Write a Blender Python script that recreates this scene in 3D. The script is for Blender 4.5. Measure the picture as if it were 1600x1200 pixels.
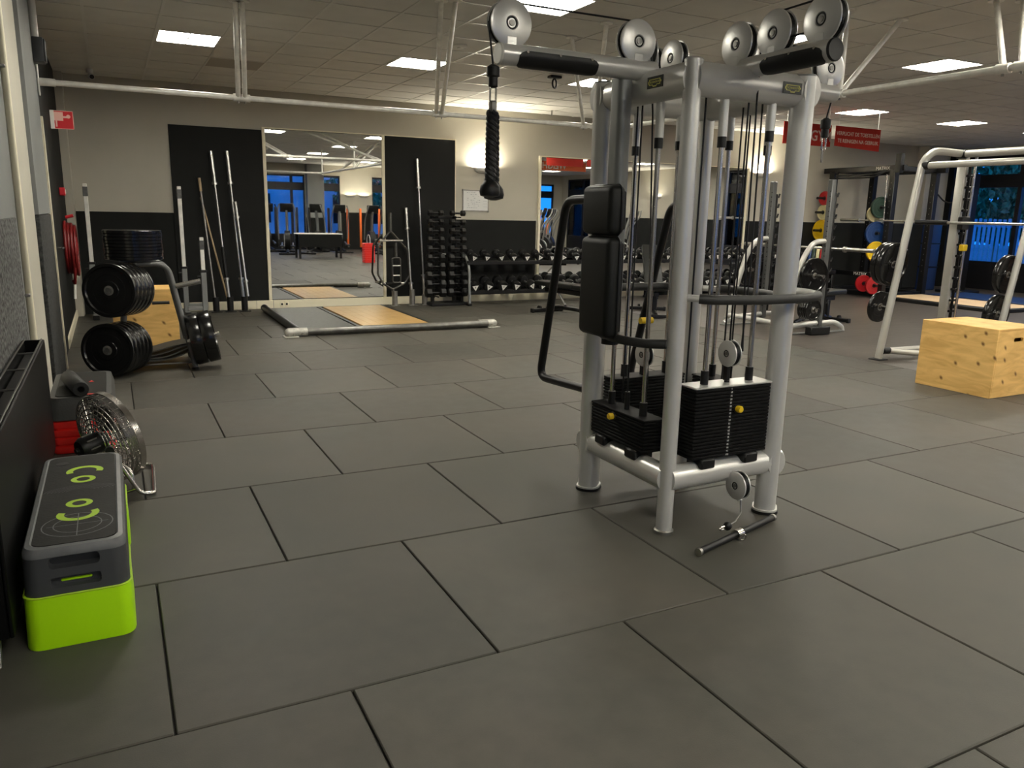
import bpy, bmesh, math, random
from mathutils import Vector, Matrix, Euler
random.seed(7)
S = bpy.context.scene
for o in list(bpy.data.objects): bpy.data.objects.remove(o)
COL = S.collection
PI = math.pi

# ------------------------------------------------------------------ camera
cam_d = bpy.data.cameras.new('camera'); cam = bpy.data.objects.new('camera', cam_d); COL.objects.link(cam)
cam.location = (-0.05325, -1.13043, 1.43508)
cam.rotation_euler = (math.radians(77.7718), math.radians(-1.15388), math.radians(-26.70286))
cam_d.sensor_fit = 'HORIZONTAL'; cam_d.sensor_width = 36.0
cam_d.lens = 1223.29 / 1600 * 36.0
cam_d.clip_start = 0.02; cam_d.clip_end = 200
S.camera = cam

# ------------------------------------------------------------------ world: blue dusk sky
w = bpy.data.worlds.new('dusk'); S.world = w; w.use_nodes = True
wn = w.node_tree.nodes; wl = w.node_tree.links; wn.clear()
wo = wn.new('ShaderNodeOutputWorld'); wb = wn.new('ShaderNodeBackground')
wt = wn.new('ShaderNodeTexCoord'); wx = wn.new('ShaderNodeSeparateXYZ'); wr = wn.new('ShaderNodeValToRGB')
wl.new(wt.outputs['Generated'], wx.inputs[0]); wl.new(wx.outputs['Z'], wr.inputs[0])
wr.color_ramp.elements[0].position = 0.0; wr.color_ramp.elements[0].color = (0.015, 0.26, 0.95, 1)
wr.color_ramp.elements[1].position = 1.0; wr.color_ramp.elements[1].color = (0.02, 0.14, 0.62, 1)
wl.new(wr.outputs[0], wb.inputs[0]); wb.inputs[1].default_value = 1.9
wl.new(wb.outputs[0], wo.inputs[0])

# ------------------------------------------------------------------ light levels and exposure
PANEL = 56.0      # ceiling luminaires
SCONCE = 1200.0     # wall uplights
S.view_settings.view_transform = 'Standard'; S.view_settings.look = 'None'
S.view_settings.exposure = 0.0; S.view_settings.gamma = 1.0; S.view_settings.use_curve_mapping = False

# ------------------------------------------------------------------ materials
def newmat(name):
    m = bpy.data.materials.new(name); m.use_nodes = True
    nt = m.node_tree; b = nt.nodes['Principled BSDF']
    return m, nt, b
def mat(name, col, rough=0.5, metal=0.0, vary=0.0, scale=8.0, bump=0.0, bscale=60.0, spec=0.5, coat=0.0, detail=4.0, stretch=None):
    m, nt, b = newmat(name)
    b.inputs['Base Color'].default_value = (*col, 1); b.inputs['Roughness'].default_value = rough
    b.inputs['Metallic'].default_value = metal; b.inputs['Specular IOR Level'].default_value = spec
    if coat: b.inputs['Coat Weight'].default_value = coat; b.inputs['Coat Roughness'].default_value = 0.1
    if vary or bump:
        tc = nt.nodes.new('ShaderNodeTexCoord'); mp = nt.nodes.new('ShaderNodeMapping')
        nt.links.new(tc.outputs['Object'], mp.inputs[0])
        if stretch: mp.inputs['Scale'].default_value = stretch
    if vary:
        n = nt.nodes.new('ShaderNodeTexNoise'); n.inputs['Scale'].default_value = scale; n.inputs['Detail'].default_value = detail
        r = nt.nodes.new('ShaderNodeValToRGB')
        r.color_ramp.elements[0].position = 0.3; r.color_ramp.elements[1].position = 0.7
        r.color_ramp.elements[0].color = (*[max(0, c*(1-vary)) for c in col], 1)
        r.color_ramp.elements[1].color = (*[min(1, c*(1+vary)) for c in col], 1)
        nt.links.new(mp.outputs[0], n.inputs['Vector']); nt.links.new(n.outputs[0], r.inputs[0]); nt.links.new(r.outputs[0], b.inputs['Base Color'])
    if bump:
        n2 = nt.nodes.new('ShaderNodeTexNoise'); n2.inputs['Scale'].default_value = bscale; n2.inputs['Detail'].default_value = 3
        bp = nt.nodes.new('ShaderNodeBump'); bp.inputs['Strength'].default_value = bump; bp.inputs['Distance'].default_value = 0.004
        nt.links.new(mp.outputs[0], n2.inputs['Vector']); nt.links.new(n2.outputs[0], bp.inputs['Height']); nt.links.new(bp.outputs[0], b.inputs['Normal'])
    return m
def emit(name, col, st):
    m, nt, b = newmat(name); b.inputs['Base Color'].default_value = (*col, 1)
    b.inputs['Emission Color'].default_value = (*col, 1); b.inputs['Emission Strength'].default_value = st
    return m
def rubber_tile():
    m, nt, b = newmat('rubber_tile'); N = nt.nodes; L = nt.links
    geo = N.new('ShaderNodeNewGeometry'); oi = N.new('ShaderNodeObjectInfo')
    n1 = N.new('ShaderNodeTexNoise'); n1.inputs['Scale'].default_value = 1.3; n1.inputs['Detail'].default_value = 5
    n2 = N.new('ShaderNodeTexNoise'); n2.inputs['Scale'].default_value = 260; n2.inputs['Detail'].default_value = 2
    n3 = N.new('ShaderNodeTexNoise'); n3.inputs['Scale'].default_value = 9; n3.inputs['Detail'].default_value = 6
    for n in (n1, n2, n3): L.new(geo.outputs['Position'], n.inputs['Vector'])
    r1 = N.new('ShaderNodeValToRGB'); e = r1.color_ramp.elements
    e[0].position = .3; e[0].color = (.064, .063, .0535, 1); e[1].position = .7; e[1].color = (.081, .073, .061, 1)
    L.new(n1.outputs[0], r1.inputs[0])
    mx = N.new('ShaderNodeMix'); mx.data_type = 'RGBA'; mx.blend_type = 'OVERLAY'; mx.inputs[0].default_value = .28
    L.new(r1.outputs[0], mx.inputs[6]); L.new(n3.outputs[0], mx.inputs[7])
    mr = N.new('ShaderNodeMapRange'); mr.inputs[3].default_value = .86; mr.inputs[4].default_value = 1.14
    L.new(oi.outputs['Random'], mr.inputs[0])
    m2 = N.new('ShaderNodeVectorMath'); m2.operation = 'SCALE'
    L.new(mx.outputs[2], m2.inputs[0]); L.new(mr.outputs[0], m2.inputs['Scale'])
    L.new(m2.outputs[0], b.inputs['Base Color'])
    rr = N.new('ShaderNodeMapRange'); rr.inputs[3].default_value = .40; rr.inputs[4].default_value = .60
    L.new(n3.outputs[0], rr.inputs[0]); L.new(rr.outputs[0], b.inputs['Roughness'])
    b.inputs['Specular IOR Level'].default_value = .2
    bp = N.new('ShaderNodeBump'); bp.inputs['Strength'].default_value = .25; bp.inputs['Distance'].default_value = .002
    L.new(n2.outputs[0], bp.inputs['Height']); L.new(bp.outputs[0], b.inputs['Normal'])
    return m
def wood(name, c1, c2, scale, stretch, rough=.5, knots=False, coat=0):
    m, nt, b = newmat(name); N = nt.nodes; L = nt.links
    tc = N.new('ShaderNodeTexCoord'); mp = N.new('ShaderNodeMapping'); mp.inputs['Scale'].default_value = stretch
    L.new(tc.outputs['Object'], mp.inputs[0])
    n = N.new('ShaderNodeTexNoise'); n.inputs['Scale'].default_value = scale; n.inputs['Detail'].default_value = 6; n.inputs['Distortion'].default_value = 1.2
    L.new(mp.outputs[0], n.inputs['Vector'])
    r = N.new('ShaderNodeValToRGB'); r.color_ramp.elements[0].position = .32; r.color_ramp.elements[1].position = .68
    r.color_ramp.elements[0].color = (*c1, 1); r.color_ramp.elements[1].color = (*c2, 1)
    L.new(n.outputs[0], r.inputs[0]); out = r.outputs[0]
    if knots:
        v = N.new('ShaderNodeTexVoronoi'); v.voronoi_dimensions = '2D'; v.inputs['Scale'].default_value = 7.0
        nz = N.new('ShaderNodeTexNoise'); nz.inputs['Scale'].default_value = 2.0
        va = N.new('ShaderNodeVectorMath'); va.operation = 'DOT_PRODUCT'; va.inputs[1].default_value = (1, 1, .13); vb = N.new('ShaderNodeVectorMath'); vb.operation = 'DOT_PRODUCT'; vb.inputs[1].default_value = (.5, -.5, 1)
        L.new(tc.outputs['Object'], va.inputs[0]); L.new(tc.outputs['Object'], vb.inputs[0]); cv = N.new('ShaderNodeCombineXYZ'); L.new(va.outputs['Value'], cv.inputs[0]); L.new(vb.outputs['Value'], cv.inputs[1]); L.new(cv.outputs[0], v.inputs['Vector'])
        kr = N.new('ShaderNodeValToRGB'); kr.color_ramp.elements[0].position = .04; kr.color_ramp.elements[0].color = (1, 1, 1, 1)
        kr.color_ramp.elements[1].position = .16; kr.color_ramp.elements[1].color = (0, 0, 0, 1)
        L.new(v.outputs['Distance'], kr.inputs[0])
        gt = N.new('ShaderNodeMath'); gt.operation = 'GREATER_THAN'; gt.inputs[1].default_value = .55
        sx = N.new('ShaderNodeSeparateColor'); L.new(v.outputs['Color'], sx.inputs[0]); L.new(sx.outputs[0], gt.inputs[0])
        mu = N.new('ShaderNodeMath'); mu.operation = 'MULTIPLY'; L.new(kr.outputs[0], mu.inputs[0]); L.new(gt.outputs[0], mu.inputs[1])
        mx = N.new('ShaderNodeMix'); mx.data_type = 'RGBA'; L.new(mu.outputs[0], mx.inputs[0])
        L.new(out, mx.inputs[6]); mx.inputs[7].default_value = (.17, .075, .02, 1); out = mx.outputs[2]
    L.new(out, b.inputs['Base Color']); b.inputs['Roughness'].default_value = rough
    b.inputs['Specular IOR Level'].default_value = .3
    if coat: b.inputs['Coat Weight'].default_value = coat; b.inputs['Coat Roughness'].default_value = .15
    return m
def glass_mat():
    m = bpy.data.materials.new('window_glass'); m.use_nodes = True; nt = m.node_tree; nt.nodes.clear()
    o = nt.nodes.new('ShaderNodeOutputMaterial'); t = nt.nodes.new('ShaderNodeBsdfTransparent'); g = nt.nodes.new('ShaderNodeBsdfGlossy')
    g.inputs['Roughness'].default_value = .02; t.inputs[0].default_value = (.93, .96, 1, 1)
    f = nt.nodes.new('ShaderNodeFresnel'); f.inputs[0].default_value = 1.45
    mx = nt.nodes.new('ShaderNodeMixShader'); nt.links.new(f.outputs[0], mx.inputs[0]); nt.links.new(t.outputs[0], mx.inputs[1]); nt.links.new(g.outputs[0], mx.inputs[2])
    nt.links.new(mx.outputs[0], o.inputs[0]); return m
M = {
 'tile': rubber_tile(),
 'gap': mat('dark_joint', (.012, .011, .009), .9),
 'vinyl': wood('vinyl_plank', (.052, .043, .037), (.088, .075, .066), 3.0, (1, 7, 1), .38),
 'beige': mat('beige_paint', (.45, .425, .355), .75, vary=.05, scale=1.5, bump=.1, bscale=120),
 'black_paint': mat('black_wall_paint', (.0065, .007, .0065), .75, vary=.2, scale=2, spec=.25),
 'black_board': mat('black_wall_board', (.0065, .007, .0065), .7, vary=.2, scale=2, spec=.25),
 'cream': mat('cream_plastic', (.80, .74, .56), .45),
 'grey_paint': mat('grey_paint', (.20, .205, .20), .7, vary=.06, scale=2),
 'felt': mat('grey_felt', (.12, .12, .117), 1.0, vary=.8, scale=45, bump=.6, bscale=120, spec=.1),
 'dark_felt': mat('dark_felt', (.026, .027, .026), .95, vary=.8, scale=45, bump=.4, bscale=150),
 'ceil': mat('ceiling_tile', (.66, .64, .59), .85, vary=.05, scale=3, bump=.15, bscale=200),
 'tbar': mat('white_grid_metal', (.63, .61, .56), .35),
 'panel_light': emit('luminaire_diffuser', (1, .955, .83), PANEL),
 'sconce': emit('sconce_glow', (1, .91, .72), SCONCE),
 'white': mat('white_plastic', (.75, .73, .68), .4),
 'whiteboard': mat('whiteboard', (.72, .72, .70), .25),
 'ink': mat('faint_ink', (.30, .30, .33), .6),
 'silver': mat('silver_powder_coat', (.64, .632, .605), .30, .45, vary=.04, scale=4),
 'champagne': mat('pale_grey_powder_coat', (.46, .45, .41), .33, .35),
 'steel_grey': mat('steel_grey_paint', (.22, .225, .22), .4, .3),
 'chrome': mat('chrome', (.60, .575, .54), .22, 1.0),
 'bar_steel': mat('bar_steel', (.58, .57, .54), .28, 1.0, vary=.12, scale=30),
 'dull_steel': mat('dull_steel', (.30, .29, .27), .42, .9, vary=.15, scale=20),
 'bracket': mat('cast_bracket', (.42, .41, .37), .45, .4, vary=.2, scale=30),
 'tree_grey': mat('tree_grey_paint', (.11, .112, .11), .38, .3),
 'galv': mat('galvanised_tube', (.82, .80, .74), .4, .2, vary=.12, scale=12),
 'galv_dark': mat('worn_galvanised', (.15, .147, .135), .34, .8, vary=.25, scale=14),
 'black_rubber': mat('black_rubber', (.006, .006, .006), .45, vary=.2, scale=20, spec=.35),
 'bumper': mat('bumper_rubber', (.0045, .0045, .0045), .20, vary=.25, scale=14, spec=.5),
 'black_plastic': mat('black_plastic', (.007, .007, .007), .42, spec=.35),
 'black_metal': mat('black_metal', (.006, .006, .0065), .35, .1, spec=.4),
 'stack': mat('weight_stack_black', (.004, .004, .004), .6, .0, spec=.15),
 'vinyl_pad': mat('black_upholstery', (.007, .0075, .0065), .5, bump=.15, bscale=300, spec=.3),
 'grip': mat('foam_grip', (.022, .022, .021), .55),
 'yellow': mat('yellow_plastic', (.75, .50, .01), .4),
 'ply': wood('plywood', (.62, .365, .11), (.84, .54, .19), 3.0, (1, 1, 4.5), .5, knots=True),
 'ply_edge': wood('plywood_edge', (.42, .27, .12), (.62, .44, .22), 6, (1, 1, 30), .6),
 'oak': wood('oak_floor', (.52, .31, .10), (.70, .46, .19), 2.5, (1, 9, 1), .3, coat=.3),
 'pale_wood': wood('pale_wood', (.60, .42, .25), (.72, .55, .36), 2.5, (9, 1, 1), .4),
 'rubber_mat': mat('black_mat', (.040, .040, .036), .45, vary=.3, scale=25, bump=.2, bscale=150),
 'deck_grey': mat('deck_dark_grey', (.045, .048, .052), .5),
 'deck_edge': mat('deck_mid_grey', (.13, .135, .14), .42, vary=.12, scale=20),
 'deck_top': mat('deck_rubber_top', (.010, .010, .0085), .6, vary=.3, scale=12, bump=.2, bscale=90, spec=.25),
 'lime': mat('lime_plastic', (.47, .90, .004), .4),
 'lime_print': mat('lime_print', (.45, .70, .03), .5),
 'step_grey': mat('step_top_grey', (.055, .055, .052), .55, bump=.3, bscale=120),
 'red': mat('red_plastic', (.75, .022, .018), .35),
 'red_hose': mat('red_hose', (.16, .005, .005), .45),
 'sign_red': mat('sign_red', (.50, .012, .02), .4),
 'sign_pink': mat('sign_symbol', (.75, .45, .38), .5),
 'banner': mat('banner_red', (.30, .022, .015), .8, vary=.08, scale=6, spec=.1),
 'banner_orange': mat('banner_orange', (.72, .13, .03), .6),
 'banner_text': mat('banner_print', (.50, .36, .30), .8, spec=.1), 'print_white': mat('white_print', (.80, .74, .66), .6),
 'orange': mat('orange_paint', (.80, .15, .02), .4),
 'plate_yellow': mat('yellow_rubber', (.70, .45, .008), .4),
 'plate_blue': mat('shaded_blue_rubber', (.004, .032, .13), .4),  # darkened: the shade inside the power rack is put into the colour
 'plate_green': mat('shaded_green_rubber', (.004, .022, .012), .4),  # base colour lowered to carry the power rack's shade
 'plate_red': mat('red_rubber', (.38, .008, .012), .4),
 'plate_cream': mat('cream_rubber', (.55, .50, .28), .45),
 'blue_mat': mat('blue_vinyl', (.012, .03, .10), .4),
 'radiator': mat('black_enamel', (.003, .003, .003), .45, spec=.15),
 'badge_yellow': mat('badge_yellow', (.72, .68, .18), .4),
 'badge_dark': mat('badge_dark', (.05, .055, .05), .4),
 'logo_white': mat('logo_white', (.75, .74, .70), .4),
 'mirror': mat('mirror_silver', (.86, .87, .86), .012, 1.0),
 'glass': glass_mat(),
 'frame_black': mat('black_aluminium', (.010, .010, .012), .4, .3),
 'dark_steel': mat('dark_steel', (.10, .098, .09), .35, .9, vary=.15, scale=20),
 'tan_stick': mat('tan_stick', (.45, .33, .19), .5),
 'leaf': mat('hedge_leaf', (.10, .26, .10), .7, vary=.7, scale=6),
 'fence': mat('pale_fence', (.40, .48, .55), .6, vary=.2, scale=3),
 'ground': mat('outdoor_ground', (.16, .22, .18), .9, vary=.3, scale=1.2),
 'facade': mat('outdoor_facade', (.62, .63, .66), .8, vary=.2, scale=1),
 'rope': mat('black_rope', (.009, .009, .009), .55, bump=.3, bscale=150),
}

# ------------------------------------------------------------------ mesh building
class MB:
    def __init__(s): s.v = []; s.f = []
    def add(s, vs, fs):
        k = len(s.v); s.v += [tuple(v) for v in vs]; s.f += [tuple(i+k for i in f) for f in fs]; return s
    def box(s, c, d, R=None):
        c = Vector(c); h = [x/2 for x in d]; vs = []
        for x in (-1, 1):
            for y in (-1, 1):
                for z in (-1, 1):
                    p = Vector((x*h[0], y*h[1], z*h[2])); p = (R @ p if R else p) + c; vs.append(p)
        return s.add(vs, [(0,1,3,2),(4,6,7,5),(0,4,5,1),(2,3,7,6),(0,2,6,4),(1,5,7,3)])
    def b2(s, x0, x1, y0, y1, z0, z1): return s.box(((x0+x1)/2,(y0+y1)/2,(z0+z1)/2),(x1-x0,y1-y0,z1-z0))
    def rbox(s, c, d, r=.01, seg=2, R=None):
        bm = bmesh.new(); bmesh.ops.create_cube(bm, size=1)
        for v in bm.verts: v.co = Vector((v.co.x*d[0], v.co.y*d[1], v.co.z*d[2]))
        bmesh.ops.bevel(bm, geom=list(bm.edges), offset=min(r, min(d)*.49), segments=seg, affect='EDGES', profile=.5)
        bm.verts.index_update(); c = Vector(c)
        vs = [((R @ v.co) if R else v.co) + c for v in bm.verts]; fs = [[v.index for v in f.verts] for f in bm.faces]
        bm.free(); return s.add(vs, fs)
    def loft(s, rings, closed=False, caps=True):
        n = len(rings[0]); vs = [p for r in rings for p in r]; fs = []; m = len(rings)
        for i in range(m if closed else m-1):
            a = i*n; b = ((i+1) % m)*n
            for j in range(n): k = (j+1) % n; fs.append((a+j, a+k, b+k, b+j))
        if caps and not closed: fs.append(tuple(reversed(range(n)))); fs.append(tuple(range((m-1)*n, m*n)))
        return s.add(vs, fs)
    def cyl(s, p0, p1, r, r1=None, n=16):
        p0 = Vector(p0); p1 = Vector(p1); r1 = r if r1 is None else r1
        a, b = frame((p1-p0).normalized())
        return s.loft([[p + (a*math.cos(t)+b*math.sin(t))*rr for t in [2*PI*i/n for i in range(n)]] for p, rr in ((p0, r), (p1, r1))])
    def tube(s, pts, r, n=10, closed=False, sq=None):
        pts = [Vector(p) for p in pts]; m = len(pts); rings = []; a = None
        for i, p in enumerate(pts):
            if closed: d = (pts[(i+1) % m]-pts[i-1]).normalized()
            else: d = (pts[min(i+1, m-1)]-pts[max(i-1, 0)]).normalized()
            if a is None: a, b = frame(d)
            else: a = (a - d*a.dot(d)).normalized(); b = d.cross(a)
            rr = r[i] if isinstance(r, (list, tuple)) else r
            rings.append([p + (a*math.cos(t)+b*math.sin(t))*rr for t in [2*PI*k/n for k in range(n)]])
        return s.loft(rings, closed)
    def lathe(s, prof, o, ax, n=24):
        o = Vector(o); ax = Vector(ax).normalized(); a, b = frame(ax); rings = []
        for r, h in prof: rings.append([o + ax*h + (a*math.cos(t)+b*math.sin(t))*max(r, 1e-4) for t in [2*PI*i/n for i in range(n)]])
        return s.loft(rings)
    def ring(s, prof, o, ax, n=24):   # closed profile revolve
        o = Vector(o); ax = Vector(ax).normalized(); a, b = frame(ax)
        rings = [[o + ax*h + (a*math.cos(t)+b*math.sin(t))*r for r, h in prof] for t in [2*PI*i/n for i in range(n)]]
        return s.loft(rings, closed=True)
    def torus(s, o, ax, R, r, n=24, k=8):
        return s.ring([(R+r*math.cos(t), r*math.sin(t)) for t in [2*PI*i/k for i in range(k)]], o, ax, n)
    def prism(s, poly, o, u, v, d):    # 2D polygon in frame (u,v) at o, extruded along u x v by d
        o = Vector(o); u = Vector(u).normalized(); v = Vector(v).normalized(); w_ = u.cross(v)
        return s.loft([[o+u*x+v*y for x, y in poly], [o+u*x+v*y+w_*d for x, y in poly]])
    def sphere(s, c, r, n=14, m=8, sc=(1,1,1)):
        c = Vector(c); rings = []
        for i in range(m+1):
            t = PI*i/m; rr = max(math.sin(t)*r, 1e-4)
            rings.append([c+Vector((rr*math.cos(2*PI*k/n)*sc[0], rr*math.sin(2*PI*k/n)*sc[1], -math.cos(t)*r*sc[2])) for k in range(n)])
        return s.loft(rings)
    def text(s, body, size, o, u, v, ex=.001, bold=0.0):
        cu = bpy.data.curves.new('lettering', 'FONT'); cu.body = body; cu.size = size; cu.align_x = 'CENTER'; cu.align_y = 'CENTER'; cu.extrude = ex; cu.offset = size*bold; cu.resolution_u = 3
        ob = bpy.data.objects.new('lettering', cu); COL.objects.link(ob)
        dg = bpy.context.evaluated_depsgraph_get(); me = bpy.data.meshes.new_from_object(ob.evaluated_get(dg))
        o = Vector(o); u = Vector(u).normalized(); v = Vector(v).normalized(); w_ = u.cross(v)
        s.add([o+u*p.co.x+v*p.co.y+w_*p.co.z for p in me.vertices], [list(f.vertices) for f in me.polygons])
        bpy.data.objects.remove(ob); bpy.data.curves.remove(cu); bpy.data.meshes.remove(me); return s
def frame(d):
    d = Vector(d); t = Vector((0,0,1)) if abs(d.z) < .9 else Vector((1,0,0))
    a = d.cross(t).normalized(); return a, d.cross(a).normalized()
def fillet(pts, r, seg=5, closed=False):
    P = [Vector(p) for p in pts]; out = []; n = len(P)
    for i, p in enumerate(P):
        if not closed and i in (0, n-1): out.append(p); continue
        a = P[i-1]; b = P[(i+1) % n]; rr = min(r, (a-p).length*.48, (b-p).length*.48)
        p0 = p+(a-p).normalized()*rr; p1 = p+(b-p).normalized()*rr
        for k in range(seg+1):
            t = k/seg; out.append(p0*(1-t)**2 + p*2*t*(1-t) + p1*t*t)
    return out
def rrect(w_, h, r, n=4):
    out = []
    for cx, cy, a0 in ((w_/2-r, h/2-r, 0), (-w_/2+r, h/2-r, PI/2), (-w_/2+r, -h/2+r, PI), (w_/2-r, -h/2+r, 1.5*PI)):
        for k in range(n+1): t = a0+PI/2*k/n; out.append((cx+r*math.cos(t), cy+r*math.sin(t)))
    return out
def ellip(a, b, n=20): return [(a*math.cos(2*PI*i/n), b*math.sin(2*PI*i/n)) for i in range(n)]

def wloc(o):
    p = Vector((0,0,0))
    while o: p += Vector(o.location); o = o.parent
    return p
def obj(name, mb, m, parent=None, world=True, smooth=True, ang=38, loc=None):
    me = bpy.data.meshes.new(name)
    off = (wloc(parent) if parent else Vector((0,0,0))) if world else Vector((0,0,0))
    if loc is not None and parent is None: off = Vector(loc)
    me.from_pydata([tuple(Vector(v)-off) for v in mb.v], [], mb.f); me.validate()
    bm = bmesh.new(); bm.from_mesh(me); bmesh.ops.recalc_face_normals(bm, faces=bm.faces); bm.to_mesh(me); bm.free()
    if smooth:
        me.polygons.foreach_set('use_smooth', [True]*len(me.polygons)); me.set_sharp_from_angle(angle=math.radians(ang))
    me.materials.append(M[m] if isinstance(m, str) else m)
    o = bpy.data.objects.new(name, me); COL.objects.link(o)
    if loc is not None and parent is None: o.location = loc
    if parent: o.parent = parent
    return o
def tag(o, label, cat, group=None):
    o['label'] = label; o['category'] = cat
    if group: o['group'] = group
    return o
def thing(name, label, cat, loc=(0,0,0), rz=0, group=None):
    o = bpy.data.objects.new(name, None); COL.objects.link(o); o.location = loc; o.rotation_euler = (0,0,rz)
    o.empty_display_size = .1
    return tag(o, label, cat, group)
def struct(name, mb, m, parent=None, **k):
    o = obj(name, mb, m, parent, **k)
    if not parent: o['kind'] = 'structure'
    return o
def dup(root, loc, rot=None, label=None, name=None):
    r = root.copy(); COL.objects.link(r); r.location = loc
    if rot is not None: r.rotation_euler = rot
    if label: r['label'] = label
    for ch in list(root.children):
        c = ch.copy(); COL.objects.link(c); c.parent = r
        for g in list(ch.children):
            d = g.copy(); COL.objects.link(d); d.parent = c
    return r
ORD = ['first','second','third','fourth','fifth','sixth','seventh','eighth','ninth','tenth','eleventh','twelfth','thirteenth','fourteenth','fifteenth','sixteenth','seventeenth','eighteenth','nineteenth','twentieth',
       'twenty-first','twenty-second','twenty-third','twenty-fourth','twenty-fifth','twenty-sixth','twenty-seventh','twenty-eighth','twenty-ninth','thirtieth','thirty-first','thirty-second','thirty-third','thirty-fourth','thirty-fifth']

# ================================================================== ROOM SHELL
ZC = 3.07; XL, XR = -0.55, 17.3; YF, YB = -7.0, 10.85; XV = 6.98   # XV: where rubber tiles end and plank vinyl begins
floor = struct('floor', MB().b2(XL-.2, XV, YF-.2, YB+.2, -.12, -.014), 'gap')
vin = obj('vinyl_surface', MB().b2(XV, XR+.2, YF-.2, YB+.2, -.12, 0), 'vinyl', floor)
cache = {}
def tile(x0, x1, y0, y1):
    key = (round(x1-x0, 3), round(y1-y0, 3)); g = .0035; cx, cy = (x0+x1)/2, (y0+y1)/2
    if key not in cache:
        t = obj('rubber_tile', MB().rbox((0,0,-.011), (key[0]-2*g, key[1]-2*g, .022), .0035, 1), 'tile', None, smooth=False); cache[key] = t.data
    else:
        t = bpy.data.objects.new('rubber_tile', cache[key]); COL.objects.link(t)
    t.location = (cx, cy, 0); t.parent = floor
for r in range(-7, 11):
    off = 0.0 if r % 2 else 0.5
    xs = sorted({XL, XV} | {k+off for k in range(-1, 8) if XL+.05 < k+off < XV-.05})
    for a, b in zip(xs[:-1], xs[1:]): tile(a, b, r, min(r+1, YB))

# ceiling: slab, grid bars, tiles
ceiling = struct('ceiling', MB().b2(XL-.2, XR+.2, YF-.2, YB+.2, ZC+.03, ZC+.15), 'ceil')
GX, GY, GP = 2.88, 4.44, .6
gx = [GX+GP*k for k in range(-6, 26) if XL < GX+GP*k < XR]; gy = [GY+GP*k for k in range(-20, 12) if YF < GY+GP*k < YB]
bars = MB()
for x in gx: bars.b2(x-.012, x+.012, YF, YB, ZC-.003, ZC+.006)
for y in gy: bars.b2(XL, XR, y-.012, y+.012, ZC-.0035, ZC+.0055)
obj('ceiling_grid', bars, 'tbar', ceiling, smooth=False)
LX = [GX-2.4, GX, GX+2.4, GX+4.8, GX+7.2, GX+9.6, GX+12.0]; LY = [GY, GY+3.0, GY-3.0, GY-6.0, GY-9.0]
lamps = {(round(x, 2), round(y, 2)) for x in LX for y in LY}
VENT = (round(GX-1.8, 2), round(GY+4.2, 2))
rest = MB(); tcache = {}
ex = [XL]+gx+[XR]; ey = [YF]+gy+[YB]
for x0, x1 in zip(ex[:-1], ex[1:]):
    for y0, y1 in zip(ey[:-1], ey[1:]):
        if (round(x0, 2), round(y0, 2)) in lamps or (round(x0, 2), round(y0, 2)) == VENT: continue
        if y0 > 4.0 and x0 < 11.0:
            key = (round(x1-x0, 2), round(y1-y0, 2))
            if key not in tcache:
                t = obj('ceiling_tile', MB().rbox((0,0,.008), (key[0]-.016, key[1]-.016, .014), .003, 1), 'ceil', None, smooth=False); tcache[key] = t.data
            else:
                t = bpy.data.objects.new('ceiling_tile', tcache[key]); COL.objects.link(t)
            t.location = ((x0+x1)/2, (y0+y1)/2, ZC+random.uniform(-.0008, .0012)); t.parent = ceiling
        else: rest.b2(x0+.008, x1-.008, y0+.008, y1-.008, ZC+.001, ZC+.015)
ro = obj('ceiling_tile_field', rest, 'ceil', ceiling, smooth=False); ro['kind'] = 'stuff'
vt = obj('ceiling_vent_tile', MB().b2(VENT[0]+.01, VENT[0]+.59, VENT[1]+.01, VENT[1]+.59, ZC-.004, ZC+.012), mat('stained_tile', (.40, .36, .31), .9), ceiling, smooth=False)

# left wall
wl_ = struct('wall_left', MB().b2(XL-.2, XL, YF-.2, YB+.2, -.12, ZC+.15), 'grey_paint')
struct('trim_1', MB().rbox((XL+.006, -1.35, .69), (.014, 11.3, 1.34), .004, 1), 'felt')                 # felt dado by the radiator
struct('trim_2', MB().rbox((XL+.012, 4.98, 1.53), (.03, .96, 3.06), .006, 1), 'beige')                   # beige post board
struct('trim_3', MB().b2(XL, -.50, 5.50, 6.75, 1.365, ZC-.005), 'grey_paint')                            # pilaster upper
struct('trim_4', MB().rbox((-.522, 6.125, .682), (.05, 1.25, 1.36), .012, 2), 'dark_felt')               # pilaster felt base
struct('trim_5', MB().b2(XL, XL+.012, 6.80, 10.6, 0, ZC-.005), 'black_paint')                            # dark stretch
struct('trim_6', MB().rbox((-.50, 10.74, 1.53), (.11, .22, 3.06), .006, 1), 'beige')                     # corner post
d = struct('door_1', MB().b2(XL+.012, XL+.03, 6.93, 7.86, .01, 2.1), 'black_paint')
fr = MB(); fr.b2(XL+.01, -.488, 6.79, 6.86, 0, 2.16); fr.b2(XL+.01, -.512, 6.86, 7.2, 2.1, 2.16)
obj('door_frame', fr, 'cream', d); 
hd = MB().tube(fillet([(-.525, 7.72, 1.03), (-.47, 7.72, 1.03), (-.47, 7.60, 1.03)], .02), .009); obj('door_handle', hd, 'chrome', d)
struct('baseboard_left', MB().b2(XL+.012, -.518, 7.95, 10.62, 0, .09), 'cream')

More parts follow.
